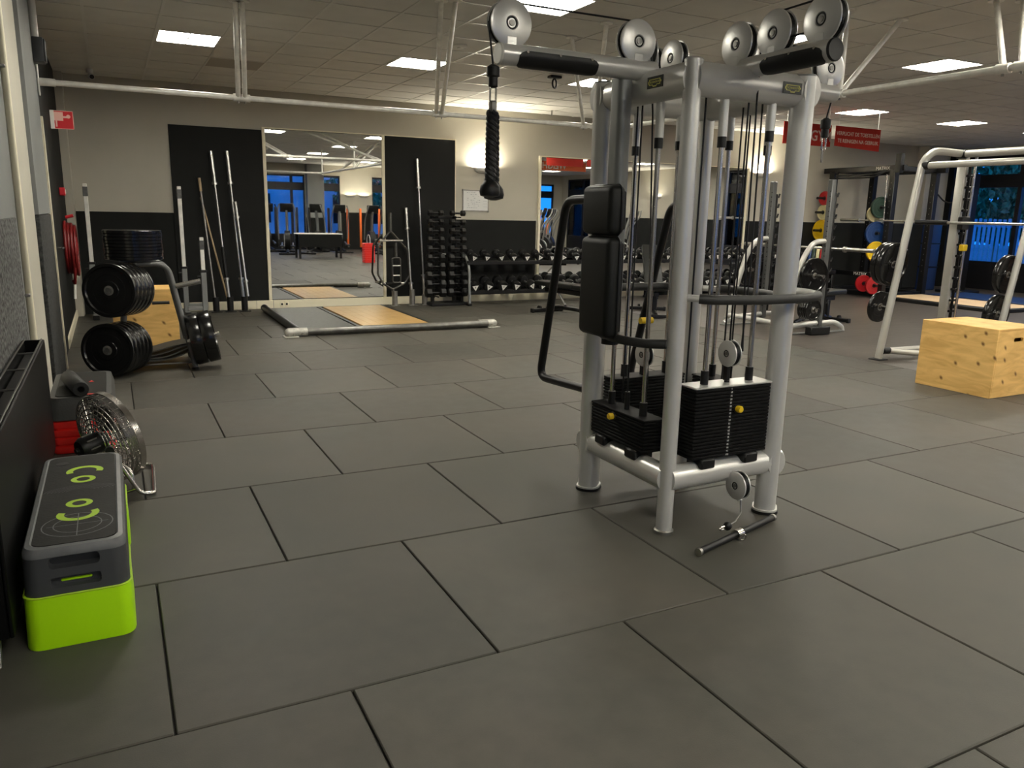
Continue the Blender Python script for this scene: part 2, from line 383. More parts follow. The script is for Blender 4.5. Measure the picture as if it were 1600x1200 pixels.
# back wall
wb_ = struct('wall_back', MB().b2(XL-.2, XR+.2, YB, YB+.2, -.12, ZC+.15), 'beige')
e = .006
struct('trim_7', MB().b2(-.44, .748, YB-e, YB, 0, 1.362), 'black_paint')
struct('trim_8', MB().rbox((1.358, YB-.012, 1.32), (1.22, .024, 2.42), .003, 1), 'black_board')
struct('trim_9', MB().rbox((4.345, YB-.012, 1.34), (1.165, .024, 2.44), .003, 1), 'black_board')
struct('trim_10', MB().b2(4.926, 6.43, YB-e, YB, 0, 1.336), 'black_paint')
struct('trim_11', MB().b2(6.43, 11.09, YB-e, YB, 0, .32), 'black_paint')
struct('trim_12', MB().b2(11.09, 16.0, YB-e, YB, 0, 1.40), 'black_paint')
ed = MB(); ed.b2(3.76, 4.93, YB-.03, YB, 2.562, 2.575); ed.b2(4.928, 4.94, YB-.03, YB, 1.34, 2.575)
struct('trim_13', ed, 'cream')
bb = struct('baseboard_back', MB().rbox((2.72, YB-.035, .06), (3.98, .07, .12), .006, 1), 'cream')
for x in (2.14, 2.21):
    so = obj('socket', MB().rbox((x, YB-.072, .062), (.055, .012, .07), .004, 1), 'cream', bb)
    obj('socket_hole', MB().cyl((x, YB-.0785, .062), (x, YB-.074, .062), .016, n=12), 'black_plastic', so)
for x in (1.78, 2.02): obj('duct_seam', MB().b2(x-.003, x+.003, YB-.072, YB-.06, .0, .121), 'dull_steel', bb)
struct('trim_22', MB().rbox((6.9, YB-.03, .055), (3.7, .06, .11), .006, 1), 'cream')

# windows, shared builder.  axis 'x': runs along X at Y=fixed (outside -Y); 'y': runs along Y at X=fixed (outside +X)
def window(n, axis, a0, a1, fixed, mull, zb=.58, zt=2.14, tb=2.42, tt=2.63, top=2.7):
    def bx(mb, s0, s1, z0, z1, dep=.08, sh=0):
        if axis == 'x': mb.b2(s0, s1, fixed-.14+sh, fixed-.14+dep+sh, z0, z1)
        else: mb.b2(fixed+.14-dep-sh, fixed+.14-sh, s0, s1, z0, z1)
    fm = MB(); cuts = [a0]+mull+[a1]
    bx(fm, a0, a1, 0, zb); bx(fm, a0, a1, zt, tb); bx(fm, a0, a1, tt, top)
    for c in cuts: bx(fm, max(a0, c-.045), min(a1, c+.045), 0, top, .1, -.01)
    wn_ = struct('window_%d' % n, fm, 'frame_black', smooth=False)
    for c0, c1 in zip(cuts[:-1], cuts[1:]):
        for z0, z1 in ((zb, zt), (tb, tt)):
            p = MB(); bx(p, c0+.04, c1-.04, z0-.005, z1+.005, .006, .03); obj('pane', p, 'glass', wn_, smooth=False)
    return wn_
# front wall (behind the camera, seen in the mirrors)
FW = [(.3, 2.5, [1.4]), (2.9, 4.35, []), (4.6, 6.42, [5.95]), (7.05, 7.72, []), (8.95, 12.6, [10.1, 11.3]), (13.0, 16.9, [14.3, 15.6])]
wf = MB(); wf.b2(XL-.2, XR+.2, YF-.2, YF, 2.7, ZC+.15); c = XL-.2
for a0, a1, m_ in FW: wf.b2(c, a0, YF-.2, YF, -.12, 2.7); c = a1
wf.b2(c, XR+.2, YF-.2, YF, -.12, 2.7)
struct('wall_front', wf, 'beige', smooth=False)
for i, (a0, a1, m_) in enumerate(FW): window(i+1, 'x', a0, a1, YF, m_)
struct('trim_14', MB().b2(6.44, 7.04, YF, YF+.35, 1.17, ZC-.005), 'grey_paint')
struct('trim_15', MB().b2(6.43, 7.05, YF, YF+.36, 0, 1.17), 'black_paint')
struct('trim_16', MB().b2(7.74, 8.93, YF, YF+e, 0, 1.38), 'black_paint')
# right wall
RW = [(-6.6, -2.9, [-5.4, -4.1]), (3.2, 4.9, []), (5.5, 8.6, [7.0]), (8.75, 10.72, [9.38])]
wr_ = MB(); wr_.b2(XR, XR+.2, YF-.2, YB+.2, 2.9, ZC+.15); c = YF-.2
for a0, a1, m_ in RW: wr_.b2(XR, XR+.2, c, a0, -.12, 2.9); c = a1
wr_.b2(XR, XR+.2, c, YB+.2, -.12, 2.9)
struct('wall_right', wr_, 'beige', smooth=False)
for i, (a0, a1, m_) in enumerate(RW): window(i+7, 'y', a0, a1, XR, m_, zb=.62, zt=2.22, tb=2.50, tt=2.84, top=2.9)
struct('trim_17', MB().b2(XR-e, XR, -2.85, 3.15, 0, 1.4), 'black_paint')
struct('trim_18', MB().b2(XR-.25, XR, 10.72, YB, 0, ZC-.005), 'black_paint')
struct('trim_19', MB().b2(15.95, 16.6, 10.6, YB, 0, ZC-.005), 'beige')
for yy in (5.2, 8.68): struct('trim_%d' % (20 if yy < 6 else 21), MB().b2(XR-.12, XR, yy-.1, yy+.1, 0, ZC-.005), 'black_paint')

# ---- outdoors, seen through the glass
g_ = obj('outdoor_ground', MB().b2(-8, 60, -40, 45, -.3, -.13), 'ground', smooth=False); g_['kind'] = 'structure'
for i, (y0, y1) in enumerate(((7.0, 10.2), (10.2, 17.0), (2.0, 6.9), (-8, 1.9))):
    fn = thing('picket_fence', 'pale upright slat fence outside, %s stretch along the side windows' % ['nearest the glazed door', 'furthest behind the back corner', 'middle', 'longest'][i], 'fence', (21.5, y0, -.13), group='fence outside')
    rl = MB(); rl.b2(21.52, 21.56, y0, y1, .25, .33); rl.b2(21.52, 21.56, y0, y1, 1.35, 1.43); obj('rail', rl, 'fence', fn)
    k = 0; y = y0+.06; pm = None
    while y < y1-.05:
        if pm is None: pm = obj('slat', MB().rbox((21.5, y, .72), (.022, .085, 1.7), .005, 1), 'fence', fn); pd = pm.data
        else:
            q = bpy.data.objects.new('slat', pd); COL.objects.link(q); q.parent = fn; q.location = (0, y-y0-.06, random.uniform(-.02, .02))
        y += .135
def bush(name, label, cx, cy, rx, ry, h, z0, n, seed, mt='leaf'):
    rnd = random.Random(seed); b = MB()
    t = thing(name, label, 'tree', (cx, cy, -.13), group='trees outside')
    obj('trunk', MB().tube([(cx, cy, -.13), (cx+.05, cy, z0*.6), (cx, cy+.05, z0+h*.5)], [.14, .11, .05], 8), 'tan_stick', t)
    for i in range(n):
        a = rnd.uniform(0, 2*PI); q = rnd.random()**.5; z = rnd.uniform(-1, 1); k = math.sqrt(max(.05, 1-z*z))
        p = Vector((cx+rx*q*k*math.cos(a), cy+ry*q*k*math.sin(a), z0+h/2+h/2*z)); s = rnd.uniform(.10, .24)
        R = Euler((rnd.uniform(0, 6), rnd.uniform(0, 6), rnd.uniform(0, 6))).to_matrix()
        b.add([p+R @ Vector(v)*s for v in ((-1,0,0),(0,-.5,.1),(1,0,0),(0,.5,.1))], [(0,1,2,3)])
    obj('foliage', b, mt, t, smooth=False)
bush('hedge_tree', 'leafy tree outside beyond the glazed door pane', 26.4, 15.4, 2.4, 2.5, 5.4, .9, 5200, 1)
bush('hedge_tree', 'leafy tree outside right of the glazed door', 25.8, 10.4, 2.2, 2.4, 5.2, .9, 3600, 2)
bush('hedge_tree', 'leafy tree outside beyond the middle side windows', 25.5, 1.5, 2.0, 2.8, 4.4, .8, 1600, 3)
bush('hedge_tree', 'leafy tree outside the front windows, mirrored beside the pillar', 10.5, -13.0, 2.2, 2.0, 3.2, 1.6, 900, 4)
bush('hedge_tree', 'leafy tree outside the front windows, mirrored on the right', 16.0, -12.0, 2.6, 2.0, 3.4, 1.2, 900, 5)
for i, (x0, x1, h) in enumerate(((2, 9, 4.2), (9.6, 20, 5.2))):
    bl = thing('street_building', 'pale block across the street, mirrored %s of the pillar' % ['left', 'right'][i], 'building', ((x0+x1)/2, -18, -.13), group='buildings outside')
    obj('facade', MB().b2(x0, x1, -22, -18, -.13, h), 'facade', bl, smooth=False)
    obj('roof_edge', MB().b2(x0-.15, x1+.15, -22, -17.8, h, h+.2), 'frame_black', bl, smooth=False)
    x = x0+.6
    while x < x1-1.3:
        wq = obj('window', MB().b2(x, x+1.1, -18.03, -17.98, .8, 2.2), 'frame_black', bl, smooth=False)
        obj('pane', MB().b2(x+.06, x+1.04, -18.0, -17.965, .86, 2.14), 'glass', wq, smooth=False); x += 1.7

# ================================================================== MIRRORS
def wall_mirror(label, x0, x1, z0, z1, loc):
    t = thing('wall_mirror', label, 'mirror', loc)
    obj('mirror_glass', MB().b2(x0+.02, x1-.02, YB-.030, YB-.022, z0+.01, z1-.01), 'mirror', t, smooth=False)
    obj('backing', MB().b2(x0+.005, x1-.005, YB-.022, YB-.001, z0, z1), 'black_board', t, smooth=False)
    for x in (x0, x1-.045): obj('side_frame', MB().rbox((x+.0225, YB-.022, (z0+z1)/2), (.045, .042, z1-z0), .004, 1), 'cream', t)
    obj('top_frame', MB().rbox(((x0+x1)/2, YB-.02, z1+.004), (x1-x0, .038, .016), .003, 1), 'cream', t)
wall_mirror('tall cream-framed mirror between the two black wall boards', 1.965, 3.765, .121, 2.56, (2.86, YB, .121))
wall_mirror('wide mirror on the back wall above the long dumbbell rack', 6.45, 11.08, .32, 2.39, (8.75, YB, .32))

# ================================================================== LIGHTS
LY = sorted(LY, key=lambda v: v != GY+3)
rows = {GY: 'second row from the back wall', GY+3: 'row nearest the back wall', GY-3: 'row above the cable tower front', GY-6: 'row above the photographer', GY-9: 'row nearest the front windows'}
proto = None
OFF = {(0, GY-3), (1, GY-3)}     # tubes not lit near the camera
M['unlit'] = mat('unlit_diffuser', (.75, .73, .66), .4)
unlit = None
for y in LY:
    for i, x in enumerate(LX):
        lab = 'square recessed ceiling light, %s from the left wall, %s' % (ORD[i], rows[y])
        if proto is None:
            proto = thing('ceiling_light', lab, 'light', (x+.3, y+.3, ZC), group='recessed ceiling lights')
            f_ = MB()
            for s in (-1, 1): f_.b2(-.296, .296, s*.284-.012, s*.284+.012, -.004, .025); f_.b2(s*.284-.012, s*.284+.012, -.272, .272, -.004, .025)
            obj('frame', f_, 'white', proto, world=False, smooth=False)
            obj('diffuser', MB().b2(-.272, .272, -.272, .272, .008, .014), 'panel_light', proto, world=False, smooth=False)
            lv = MB()
            for k in (0,): lv.b2(-.272, .272, k-.006, k+.006, -.002, .008); lv.b2(k-.006, k+.006, -.272, .272, -.002, .008)
            obj('louvre', lv, 'white', proto, world=False, smooth=False)
        else:
            q = dup(proto, (x+.3, y+.3, ZC), label=lab)
            if (i, y) in OFF:
                q['label'] = lab.replace('square', 'unlit square')
                for ch in q.children:
                    if ch.name.startswith('diffuser'):
                        if unlit is None: unlit = ch.data.copy(); unlit.materials[0] = M['unlit']
                        ch.data = unlit
def sconce(label, o, ax):      # half-bowl uplight; ax = direction out of the wall
    t = thing('wall_uplight', label, 'wall lamp', o, group='wall uplights'); ax = Vector(ax); sd = Vector((-ax.y, ax.x, 0)); o = Vector(o)
    poly = [(.2*math.cos(PI*k/14), .11*math.sin(PI*k/14)) for k in range(15)]
    b = MB(); rings = []
    for sc, z in ((.55, -.075), (.88, -.05), (1, .0), (.97, .0), (.84, -.045)):
        rings.append([o+sd*x*sc+ax*(y*sc+.004)+Vector((0,0,z)) for x, y in poly])
    b.loft(rings, caps=True); obj('bowl', b, 'white', t)
    obj('lamp_tube', MB().b2(0, 0, 0, 0, 0, 0) if False else MB().cyl(o+sd*.13+ax*.045+Vector((0,0,-.022)), o-sd*.13+ax*.045+Vector((0,0,-.022)), .020, n=10), 'sconce', t)
sconce('glowing half-bowl wall light above the whiteboard', (5.46, YB, 2.16), (0,-1,0))
sconce('glowing half-bowl wall light right of the wide mirror', (11.42, YB, 2.32), (0,-1,0))
sconce('glowing half-bowl wall light between the front windows', (8.1, YF, 2.02), (0,1,0))
sconce('glowing half-bowl wall light beside it between the front windows', (8.62, YF, 2.02), (0,1,0))
sconce('glowing half-bowl wall light on the right wall, mirrored behind the tower', (XR, -.3, 2.15), (-1,0,0))

# ================================================================== CEILING BITS
t = thing('smoke_detector', 'flat round smoke detector on the ceiling left of the cable tower', 'detector', (3.2, 6.56, ZC))
obj('base', MB().lathe([(.07, 0), (.07, -.012), (.05, -.022)], (3.2, 6.56, ZC), (0,0,1), 20), 'white', t); obj('sensor', MB().lathe([(.03, -.02), (.028, -.032), (.01, -.034)], (3.2, 6.56, ZC), (0,0,1), 16), 'white', t)
t = thing('ceiling_hook', 'black eye hook hanging from the ceiling beside the long arm', 'hook', (4.85, 7.55, ZC))
obj('plate', MB().rbox((4.85, 7.55, ZC-.018), (.15, .1, .03), .006, 1), 'black_metal', t); obj('eye', MB().torus((4.85, 7.55, ZC-.09), (.5,-.8,0), .05, .011, 20, 8), 'black_metal', t)
t = thing('sprinkler', 'small sprinkler head on the ceiling by the back wall', 'sprinkler', (6.4, 10.35, ZC))
obj('stem', MB().cyl((6.4, 10.35, ZC), (6.4, 10.35, ZC-.07), .012), 'dull_steel', t); obj('deflector', MB().lathe([(.035, -.07), (.035, -.075)], (6.4, 10.35, ZC), (0,0,1), 14), 'dull_steel', t)
t = thing('ceiling_camera', 'small security camera on the ceiling near the left corner', 'camera', (-.13, 10.3, ZC))
obj('mount', MB().cyl((-.13, 10.3, ZC), (-.13, 10.3, ZC-.05), .04), 'white', t); ob = obj('body', MB().cyl((-.13, 10.36, ZC-.07), (-.11, 10.22, ZC-.10), .032), 'white', t)
obj('lens', MB().cyl((-.1095, 10.215, ZC-.101), (-.1085, 10.208, ZC-.103), .026), 'black_plastic', ob)

# ================================================================== PIPE RIG UNDER THE CEILING
RZ = 2.44; PR = .024
t = thing('pipe_rig', 'galvanised scaffold-tube frame hung below the ceiling from the left wall', 'pipe frame', (2.4, 6.85, RZ))
def pipe(name, a, b, r=PR): return obj(name, MB().cyl(a, b, r, n=14), 'galv', t)
pipe('rail', (-.485, 6.85, RZ), (5.3, 6.85, RZ)); pipe('rail', (5.3, .4, RZ), (5.3, 6.85, RZ)); pipe('rail', (-.50, .4, RZ), (5.3, .4, RZ))
obj('wall_flange', MB().rbox((-.495, 6.85, RZ+.02), (.012, .09, .26), .004, 1), 'galv', t); obj('socket_sleeve', MB().cyl((-.49, 6.85, RZ), (-.37, 6.85, RZ), .032), 'galv', t)
def strut(a, b, fit=True):
    pipe('strut', a, b, .021); d = (Vector(b)-Vector(a)).normalized(); a, b = frame(d), b
    if abs(b[2]-ZC) < .02: obj('ceiling_foot', MB().cyl((b[0], b[1], ZC-.012), (b[0], b[1], ZC-.001), .055), 'galv', t)
def fitting(p, ax):
    p = Vector(p); ax = Vector(ax); f_ = obj('clamp', MB().cyl(p-ax*.045, p+ax*.045, .034), 'galv', t)
    obj('bolt', MB().cyl(p+Vector((0,0,-.03)), p+Vector((0,0,-.048)), .010, n=8), 'dull_steel', f_)
for x, tops in ((1.13, ((.985, 5.95), (1.035, 5.92))), (3.09, ((2.41, 5.08), (2.51, 5.02)))):
    for i, (tx, ty) in enumerate(tops):
        strut((x-.03+.06*i, 6.85, RZ), (tx, ty, ZC)); fitting((x-.03+.06*i, 6.85, RZ), (1,0,0))
strut((4.85, 6.85, RZ), (3.94, 5.64, ZC)); strut((5.3, 6.85, RZ), (5.3, 6.85, ZC)); fitting((5.3, 6.85, RZ), (0,0,1)); fitting((4.85, 6.85, RZ), (1,0,0))
strut((5.0, 6.85, RZ), (3.912, 5.007, ZC)); fitting((5.0, 6.85, RZ), (1,0,0))
strut((5.3, 3.66, RZ), (5.3, 3.66, ZC)); strut((5.3, 3.66, RZ), (5.9, 3.64, ZC)); fitting((5.3, 3.66, RZ), (0,1,0))
strut((5.3, 2.33, RZ), (5.98, 2.9, ZC)); strut((5.3, 2.21, RZ), (6.15, 2.8, ZC)); fitting((5.3, 2.33, RZ), (0,1,0)); fitting((5.3, 2.21, RZ), (0,1,0))
for x, tx in ((1.6, 1.6), (3.2, 3.2)): strut((x, .4, RZ), (tx, .4, ZC)); strut((x, .4, RZ), (tx+.7, .4, ZC)); fitting((x, .4, RZ), (1,0,0))
strut((5.3, .4, RZ), (5.3, .4, ZC)); fitting((5.3, .4, RZ), (0,0,1))

# ================================================================== CABLE TOWER
CX, CY = 2.47, 1.94; HS = .325
tw = thing('cable_tower', 'silver four-sided cable tower with black weight stacks and disc pulleys', 'cable machine', (CX, CY, 0))
def P(name, mb, m, parent=None, **k): return obj(name, mb, m, parent or tw, **k)
Wc, Fc, Ec, Bc = (2.15, 2.265), (2.144, 1.60), (2.79, 1.62), (2.79, 2.265)
def oval_post(x, y, z0, z1, a, b, rot, n=24, taper=1.0):
    mb = MB(); c_, s_ = math.cos(rot), math.sin(rot)
    mb.loft([[(x+px*k*c_-py*k*s_, y+px*k*s_+py*k*c_, z) for px, py in rrect(2*a, 2*b, min(a, b)*.85, 5)] for z, k in ((z0, 1), (z1, taper))]); return mb
for (x, y) in (Wc, Ec):
    cp = P('column', oval_post(x, y, .012, 2.06, .066, .052, PI/4), 'silver')
    P('column_foot', oval_post(x, y, 0, .014, .078, .064, PI/4), 'black_plastic', cp)
    P('column_collar', oval_post(x, y, .014, .022, .074, .060, PI/4), 'silver', cp)
    P('column_cap', oval_post(x, y, 2.06, 2.068, .064, .05, PI/4), 'steel_grey', cp)
for (x, y) in (Fc, Bc):
    cp = P('pole', MB().cyl((x, y, .012), (x, y, 2.065), .038, n=24), 'silver')
    P('pole_cap', MB().lathe([(.040, 2.062), (.040, 2.072), (.032, 2.080)], (x, y, 0), (0,0,1)), 'silver', cp)
    P('pole_foot', MB().lathe([(.046, 0), (.046, .014), (.039, .020)], (x, y, 0), (0,0,1)), 'dull_steel', cp)
def beam(a, b, z, rh, rv, name):
    a = Vector((*a, z)); b = Vector((*b, z)); d = (b-a).normalized(); sd = Vector((-d.y, d.x, 0)); n = 24; ring = []
    for p in (a, b): ring.append([p+sd*rh*math.cos(t)+Vector((0,0,1))*rv*math.sin(t) for t in [2*PI*i/n for i in range(n)]])
    return P(name, MB().loft(ring), 'silver')
def ext(a, b, k): d = (Vector(b)-Vector(a)).normalized()*k; return (a[0]-d.x, a[1]-d.y), (b[0]+d.x, b[1]+d.y)
sides = [(Wc, Fc), (Fc, Ec), (Ec, Bc), (Bc, Wc)]
tb = []
for a, b in sides:
    e0 = .055 if a in (Wc, Ec) else 0; 
    d = (Vector(b)-Vector(a)).normalized()
    a2 = (a[0]-d.x*(.055 if a in (Wc, Ec) else 0), a[1]-d.y*(.055 if a in (Wc, Ec) else 0)); b2 = (b[0]+d.x*(.055 if b in (Wc, Ec) else 0), b[1]+d.y*(.055 if b in (Wc, Ec) else 0))
    tb.append(beam(a2, b2, 2.0, .05, .070, 'top_beam')); beam(a2, b2, .262, .055, .06, 'bottom_beam')
# maker's badges
def badge(o, u, parent):
    o = Vector(o); u = Vector(u).normalized(); v = Vector((0,0,1)); w_ = u.cross(v)
    p = P('badge', MB().prism([(-.055,-.024),(.055,-.024),(.055,.024),(-.055,.024)], o, u, v, .003), 'badge_dark', parent)
    em = MB(); shp = [(-.046,-.006),(-.040,-.006),(-.040,-.012),(-.016,-.012),(-.012,-.019),(.012,-.019),(.016,-.012),(.040,-.012),(.040,-.004),(.047,-.002),(.047,.004),(.040,.006),(.040,.013),(-.040,.013),(-.040,.006),(-.046,.005)]
    inn = [(x*.86, y*.72) for x, y in shp]; n = len(shp); vs = [o+u*x+v*y+w_*.0045 for x, y in shp]+[o+u*x+v*y+w_*.0045 for x, y in inn]
    em.add(vs, [(i, (i+1) % n, n+(i+1) % n, n+i) for i in range(n)]); em.text('TECHNOGYM', .0125, o+w_*.0045, u, v, .0004)
    P('badge_print', em, 'badge_yellow', p, smooth=False)
badge((2.0955, 1.79, 2.005), (0, -1, 0), tb[0]); badge((2.665, 1.5645, 2.0), (1, 0, 0), tb[1])
# pulleys: two pale discs with a dark grooved wheel between and a hub
def pulley(c, ax, r=.093, w_=.05, wheel='black_plastic', bracket=None):
    c = Vector(c); ax = Vector(ax).normalized()
    pl = None
    for s in (-1, 1):
        q = MB().lathe([(r*.20, s*w_*.32), (r*.99, s*w_*.28), (r, s*w_*.34), (r*.98, s*w_*.42), (r*.86, s*w_*.50), (r*.30, s*w_*.54), (r*.25, s*w_*.46), (r*.13, s*w_*.46)], c, ax, 32)
        o_ = P('pulley_disc', q, 'silver', pl); pl = pl or o_
        P('hub', MB().lathe([(r*.13, s*w_*.40), (r*.13, s*w_*.56), (r*.06, s*w_*.57)], c, ax, 12), 'dull_steel', pl)
        P('hub_ring', MB().torus(c+ax*s*w_*.5, ax, r*.23, r*.035, 20, 6), 'black_plastic', pl)
    P('pulley_wheel', MB().ring([(r*.1, -w_*.30), (r*.93, -w_*.30), (r*.80, 0), (r*.93, w_*.30), (r*.1, w_*.30)], c, ax, 28), wheel, pl)
    if bracket: P('pulley_bracket', bracket, 'silver', pl)
    return pl
AZ = 2.075; AR = .044
def arm(dx, dy, r0, r1, cover):
    d = Vector((dx, dy, 0)); o = Vector((CX, CY, AZ))
    a = P('arm', MB().cyl(o+d*r0, o+d*r1, AR, n=28), 'silver')
    P('arm_end_cap', MB().lathe([(AR*.98, 0), (AR*1.0, .006), (AR*.9, .012)], o+d*(r1-.002), d, 28), 'galv' if dx else 'black_plastic', a)
    sd = Vector((-dy, dx, 0)); n = 12; rings = []
    for k in range(n+1):       # dark cover wrapped round the lower near side
        t = PI*(1.0+1.0*k/n) - .25; rings.append(t)
    if cover:
        c0, c1 = cover; mb = MB(); RR = AR+.004
        def pt(t, s, rr): return o+d*s+(sd*math.cos(t)+Vector((0,0,1))*math.sin(t))*rr
        sgn = 1; ts = [cover_t(dx, dy, k/14) for k in range(15)]
        st = [c0, c0+.012, c0+.035, c1-.035, c1-.012, c1]; sh = [.55, .82, 1, 1, .82, .55]; rg = []
        for s_, k in zip(st, sh):
            mid = (ts[0]+ts[-1])/2; rg.append([pt(mid+(t-mid)*k, s_, RR) for t in ts]+[pt(mid+(t-mid)*k, s_, AR-.002) for t in reversed(ts)])
        mb.loft(rg); cv = P('arm_cover', mb, 'black_plastic', a)
        mid = (ts[0]+ts[-1])/2; up = ts[-1] if math.sin(ts[-1]) > math.sin(ts[0]) else ts[0]
        for s_ in (c0+.035, (c0+c1)/2, c1-.035): 
            p = pt(up+(mid-up)*.12, s_, RR); q = pt(up+(mid-up)*.12, s_, RR+.004); P('screw', MB().cyl(p, q, .006, n=8), 'chrome', cv)
def cover_t(dx, dy, k):
    # wraps the side that faces away from the tower's far corner, open on top
    base = {(-1,0): (PI*-.02, PI*-1.02+PI*.0)}
    if (dx, dy) == (-1, 0): return .30 - k*1.9      # sd = (0,-1): near side
    if (dx, dy) == (0, -1): return PI-.30 + k*1.9   # sd = (1,0): -X side
    return -.3 - k*2.4
arm(-1, 0, .28, 1.05, (.60, .98)); arm(0, -1, .28, .765, (.42, .745)); arm(1, 0, .28, .86, None); arm(0, 1, .28, .70, None)
def yoke(c, ax, d): c = Vector(c); return MB().rbox(c-Vector((0,0,.075)), (.055, .055, .06), .008, 1)
PZ = 2.192
tips = []
for c, ax in (((1.462, CY, PZ), (0,1,0)), ((2.088, CY, PZ-.002), (0,1,0)), ((2.22, 2.06, PZ-.02), (1,0,0)),
              ((CX+.02, 1.25, PZ+.006), (1,0,0)), ((CX+.005, 1.487, PZ-.004), (1,0,0)), ((CX, 1.70, PZ-.012), (1,0,0)),
              ((3.275, CY, PZ), (0,1,0)), ((2.86, CY, PZ), (0,1,0)), ((3.30, 2.12, 2.10), (0,1,0)),
              ((CX, 2.155, PZ+.0), (1,0,0)), ((CX, 2.345, PZ+.005), (1,0,0)), ((CX, 2.60, PZ+.005), (1,0,0))):
    small = c[1] > 2.05 and c[0] < 3.2
    pulley(c, ax, .085 if small else .094, .05, bracket=yoke(c, ax, 0))
# weight stacks: plates, guide rods, collars, selector pin
def stack(cx, cy, along, n, front, z0=.345, L_=.452, Dp=.118, th=.0166, pin=None, numbers=False, pul=True, rodx=.135):
    """along: unit vector of plate length; front: unit vector of the face with the pin"""
    al = Vector(along); fr_ = Vector(front); c = Vector((cx, cy, 0)); first = None
    dims = (L_ if abs(al.x) > .5 else Dp, Dp if abs(al.x) > .5 else L_, th-.0018)
    for i in range(n):
        p = c+Vector((0,0,z0+th*(i+.5)))
        if first is None: first = P('weight_plate', MB().rbox(p, dims, .0035, 1), 'stack')
        else:
            q = bpy.data.objects.new('weight_plate', first.data); COL.objects.link(q); q.parent = tw; q.location = (0,0,th*i)
    zt = z0+th*n
    tp = P('top_plate', MB().rbox(c+Vector((0,0,zt+.006)), (dims[0]+.006, dims[1]+.006, .010), .003, 1), 'silver' if numbers else 'stack')  # front stack: silver colour stands in for light reflected off the top
    for s in (-1, 1):
        p = c+al*s*rodx
        rod = P('guide_rod', MB().cyl(p+Vector((0,0,.30)), p+Vector((0,0,1.95)), .0115, n=14), 'chrome')
        P('rod_sleeve', MB().cyl(p+Vector((0,0,1.80+.02*s)), p+Vector((0,0,1.955)), .020, n=16), 'silver', rod)
        P('rod_stop', MB().cyl(p+Vector((0,0,1.755+.02*s)), p+Vector((0,0,1.80+.02*s)), .0195, n=14), 'black_rubber', rod)
        P('rod_bush', MB().cyl(p+Vector((0,0,zt+.008)), p+Vector((0,0,zt+.075)), .0185, n=16), 'black_plastic', rod)
        P('stack_foot', MB().rbox(c+al*s*(L_*.29)+fr_*.012+Vector((0,0,.322)), (.085 if abs(al.x) > .5 else .115, .115 if abs(al.x) > .5 else .085, .05), .008, 1), 'black_rubber')
    P('selector_stem', MB().cyl(c+Vector((0,0,zt)), c+Vector((0,0,zt+.10)), .013, n=12), 'black_metal')
    P('cable', MB().cyl(c+Vector((0,0,zt+.10)), c+Vector((0,0,1.96)), .0042, n=8), 'black_rubber')
    if pin is not None:
        pc = c+fr_*(Dp/2)+al*.012+Vector((0,0,pin)); k = P('selector_pin', MB().lathe([(.008, -.01), (.008, .012), (.0155, .014), (.017, .034), (.013, .040)], pc, fr_, 16), 'yellow')
        P('pin_rim', MB().torus(pc+fr_*.012, fr_, .017, .004, 16, 6), 'black_plastic', k)
    if numbers:
        nm = MB(); u = Vector((fr_.y*-1, fr_.x, 0))
        for i in range(n):
            o_ = c+fr_*(Dp/2+.0006)-u*.0+al*-.018+Vector((0,0,z0+th*(i+.5)))
            nm.text(str(5*(n-i)), .0125, o_, al if fr_.cross(al).z > 0 else -al, (0,0,1), .0002)
        P('weight_numbers', nm, 'logo_white', first, smooth=False)
    return zt
# front (towards -Y), left (towards -X), back, right
zt = stack(CX, 1.615, (1,0,0), 20, (0,-1,0), pin=.575, numbers=True)
stack(2.158, 1.962, (0,1,0), 9, (-1,0,0), pin=.475)
stack(CX, 2.25, (1,0,0), 15, (0,1,0), pin=.45); stack(2.785, 1.94, (0,1,0), 15, (1,0,0), pin=.45)
pulley((CX-.008, 1.60, zt+.15), (1,0,0), .062, .042); P('pulley_fork', MB().rbox((CX-.008, 1.612, zt+.07), (.022, .03, .10), .004, 1), 'black_metal')
pulley((CX-.02, 2.235, .715), (1,0,0), .062, .042); P('pulley_fork', MB().rbox((CX-.02, 2.245, .64), (.022, .03, .10), .004, 1), 'black_metal')
pulley((2.505, 1.52, .205), (1,0,0), .068, .042); P('pulley_fork', MB().tube([(2.505, 1.58, .26), (2.505, 1.53, .20), (2.505, 1.50, .135)], .012), 'silver')
# cables
def cable(pts, r=.0042): return P('cable', MB().tube(pts, r, 8), 'black_rubber')
cable([(1.369, CY, PZ), (1.392, CY, 2.02)]); cable([(1.462, CY, PZ+.083), (1.78, CY, PZ+.082), (2.088, CY, PZ+.083)]); cable([(2.17, CY, PZ), (2.2, CY, 1.9), (2.23, 1.90, .62)])
cable([(CX+.02, 1.25, PZ+.09), (CX+.01, 1.487, PZ+.083)]); cable([(CX+.02, 1.165, PZ), (CX+.02, 1.165, PZ-.02), (CX+.005, 1.41, PZ-.03)]); cable([(CX, 1.57, PZ), (CX+.002, 1.56, 1.3), (CX+.05, 1.58, zt+.16)])
cable([(3.365, CY, PZ), (3.300, CY, 1.95)]); cable([(3.275, CY, PZ+.084), (2.86, CY, PZ+.084)]); cable([(2.63, 1.70, 1.95), (2.62, 1.68, 1.2), (2.585, 1.66, .80)])
for x, y in ((2.30, 1.70), (2.33, 1.86), (2.58, 2.1), (2.66, 1.86), (2.24, 2.12)): cable([(x, y, .33), (x+.004, y, 1.95)])
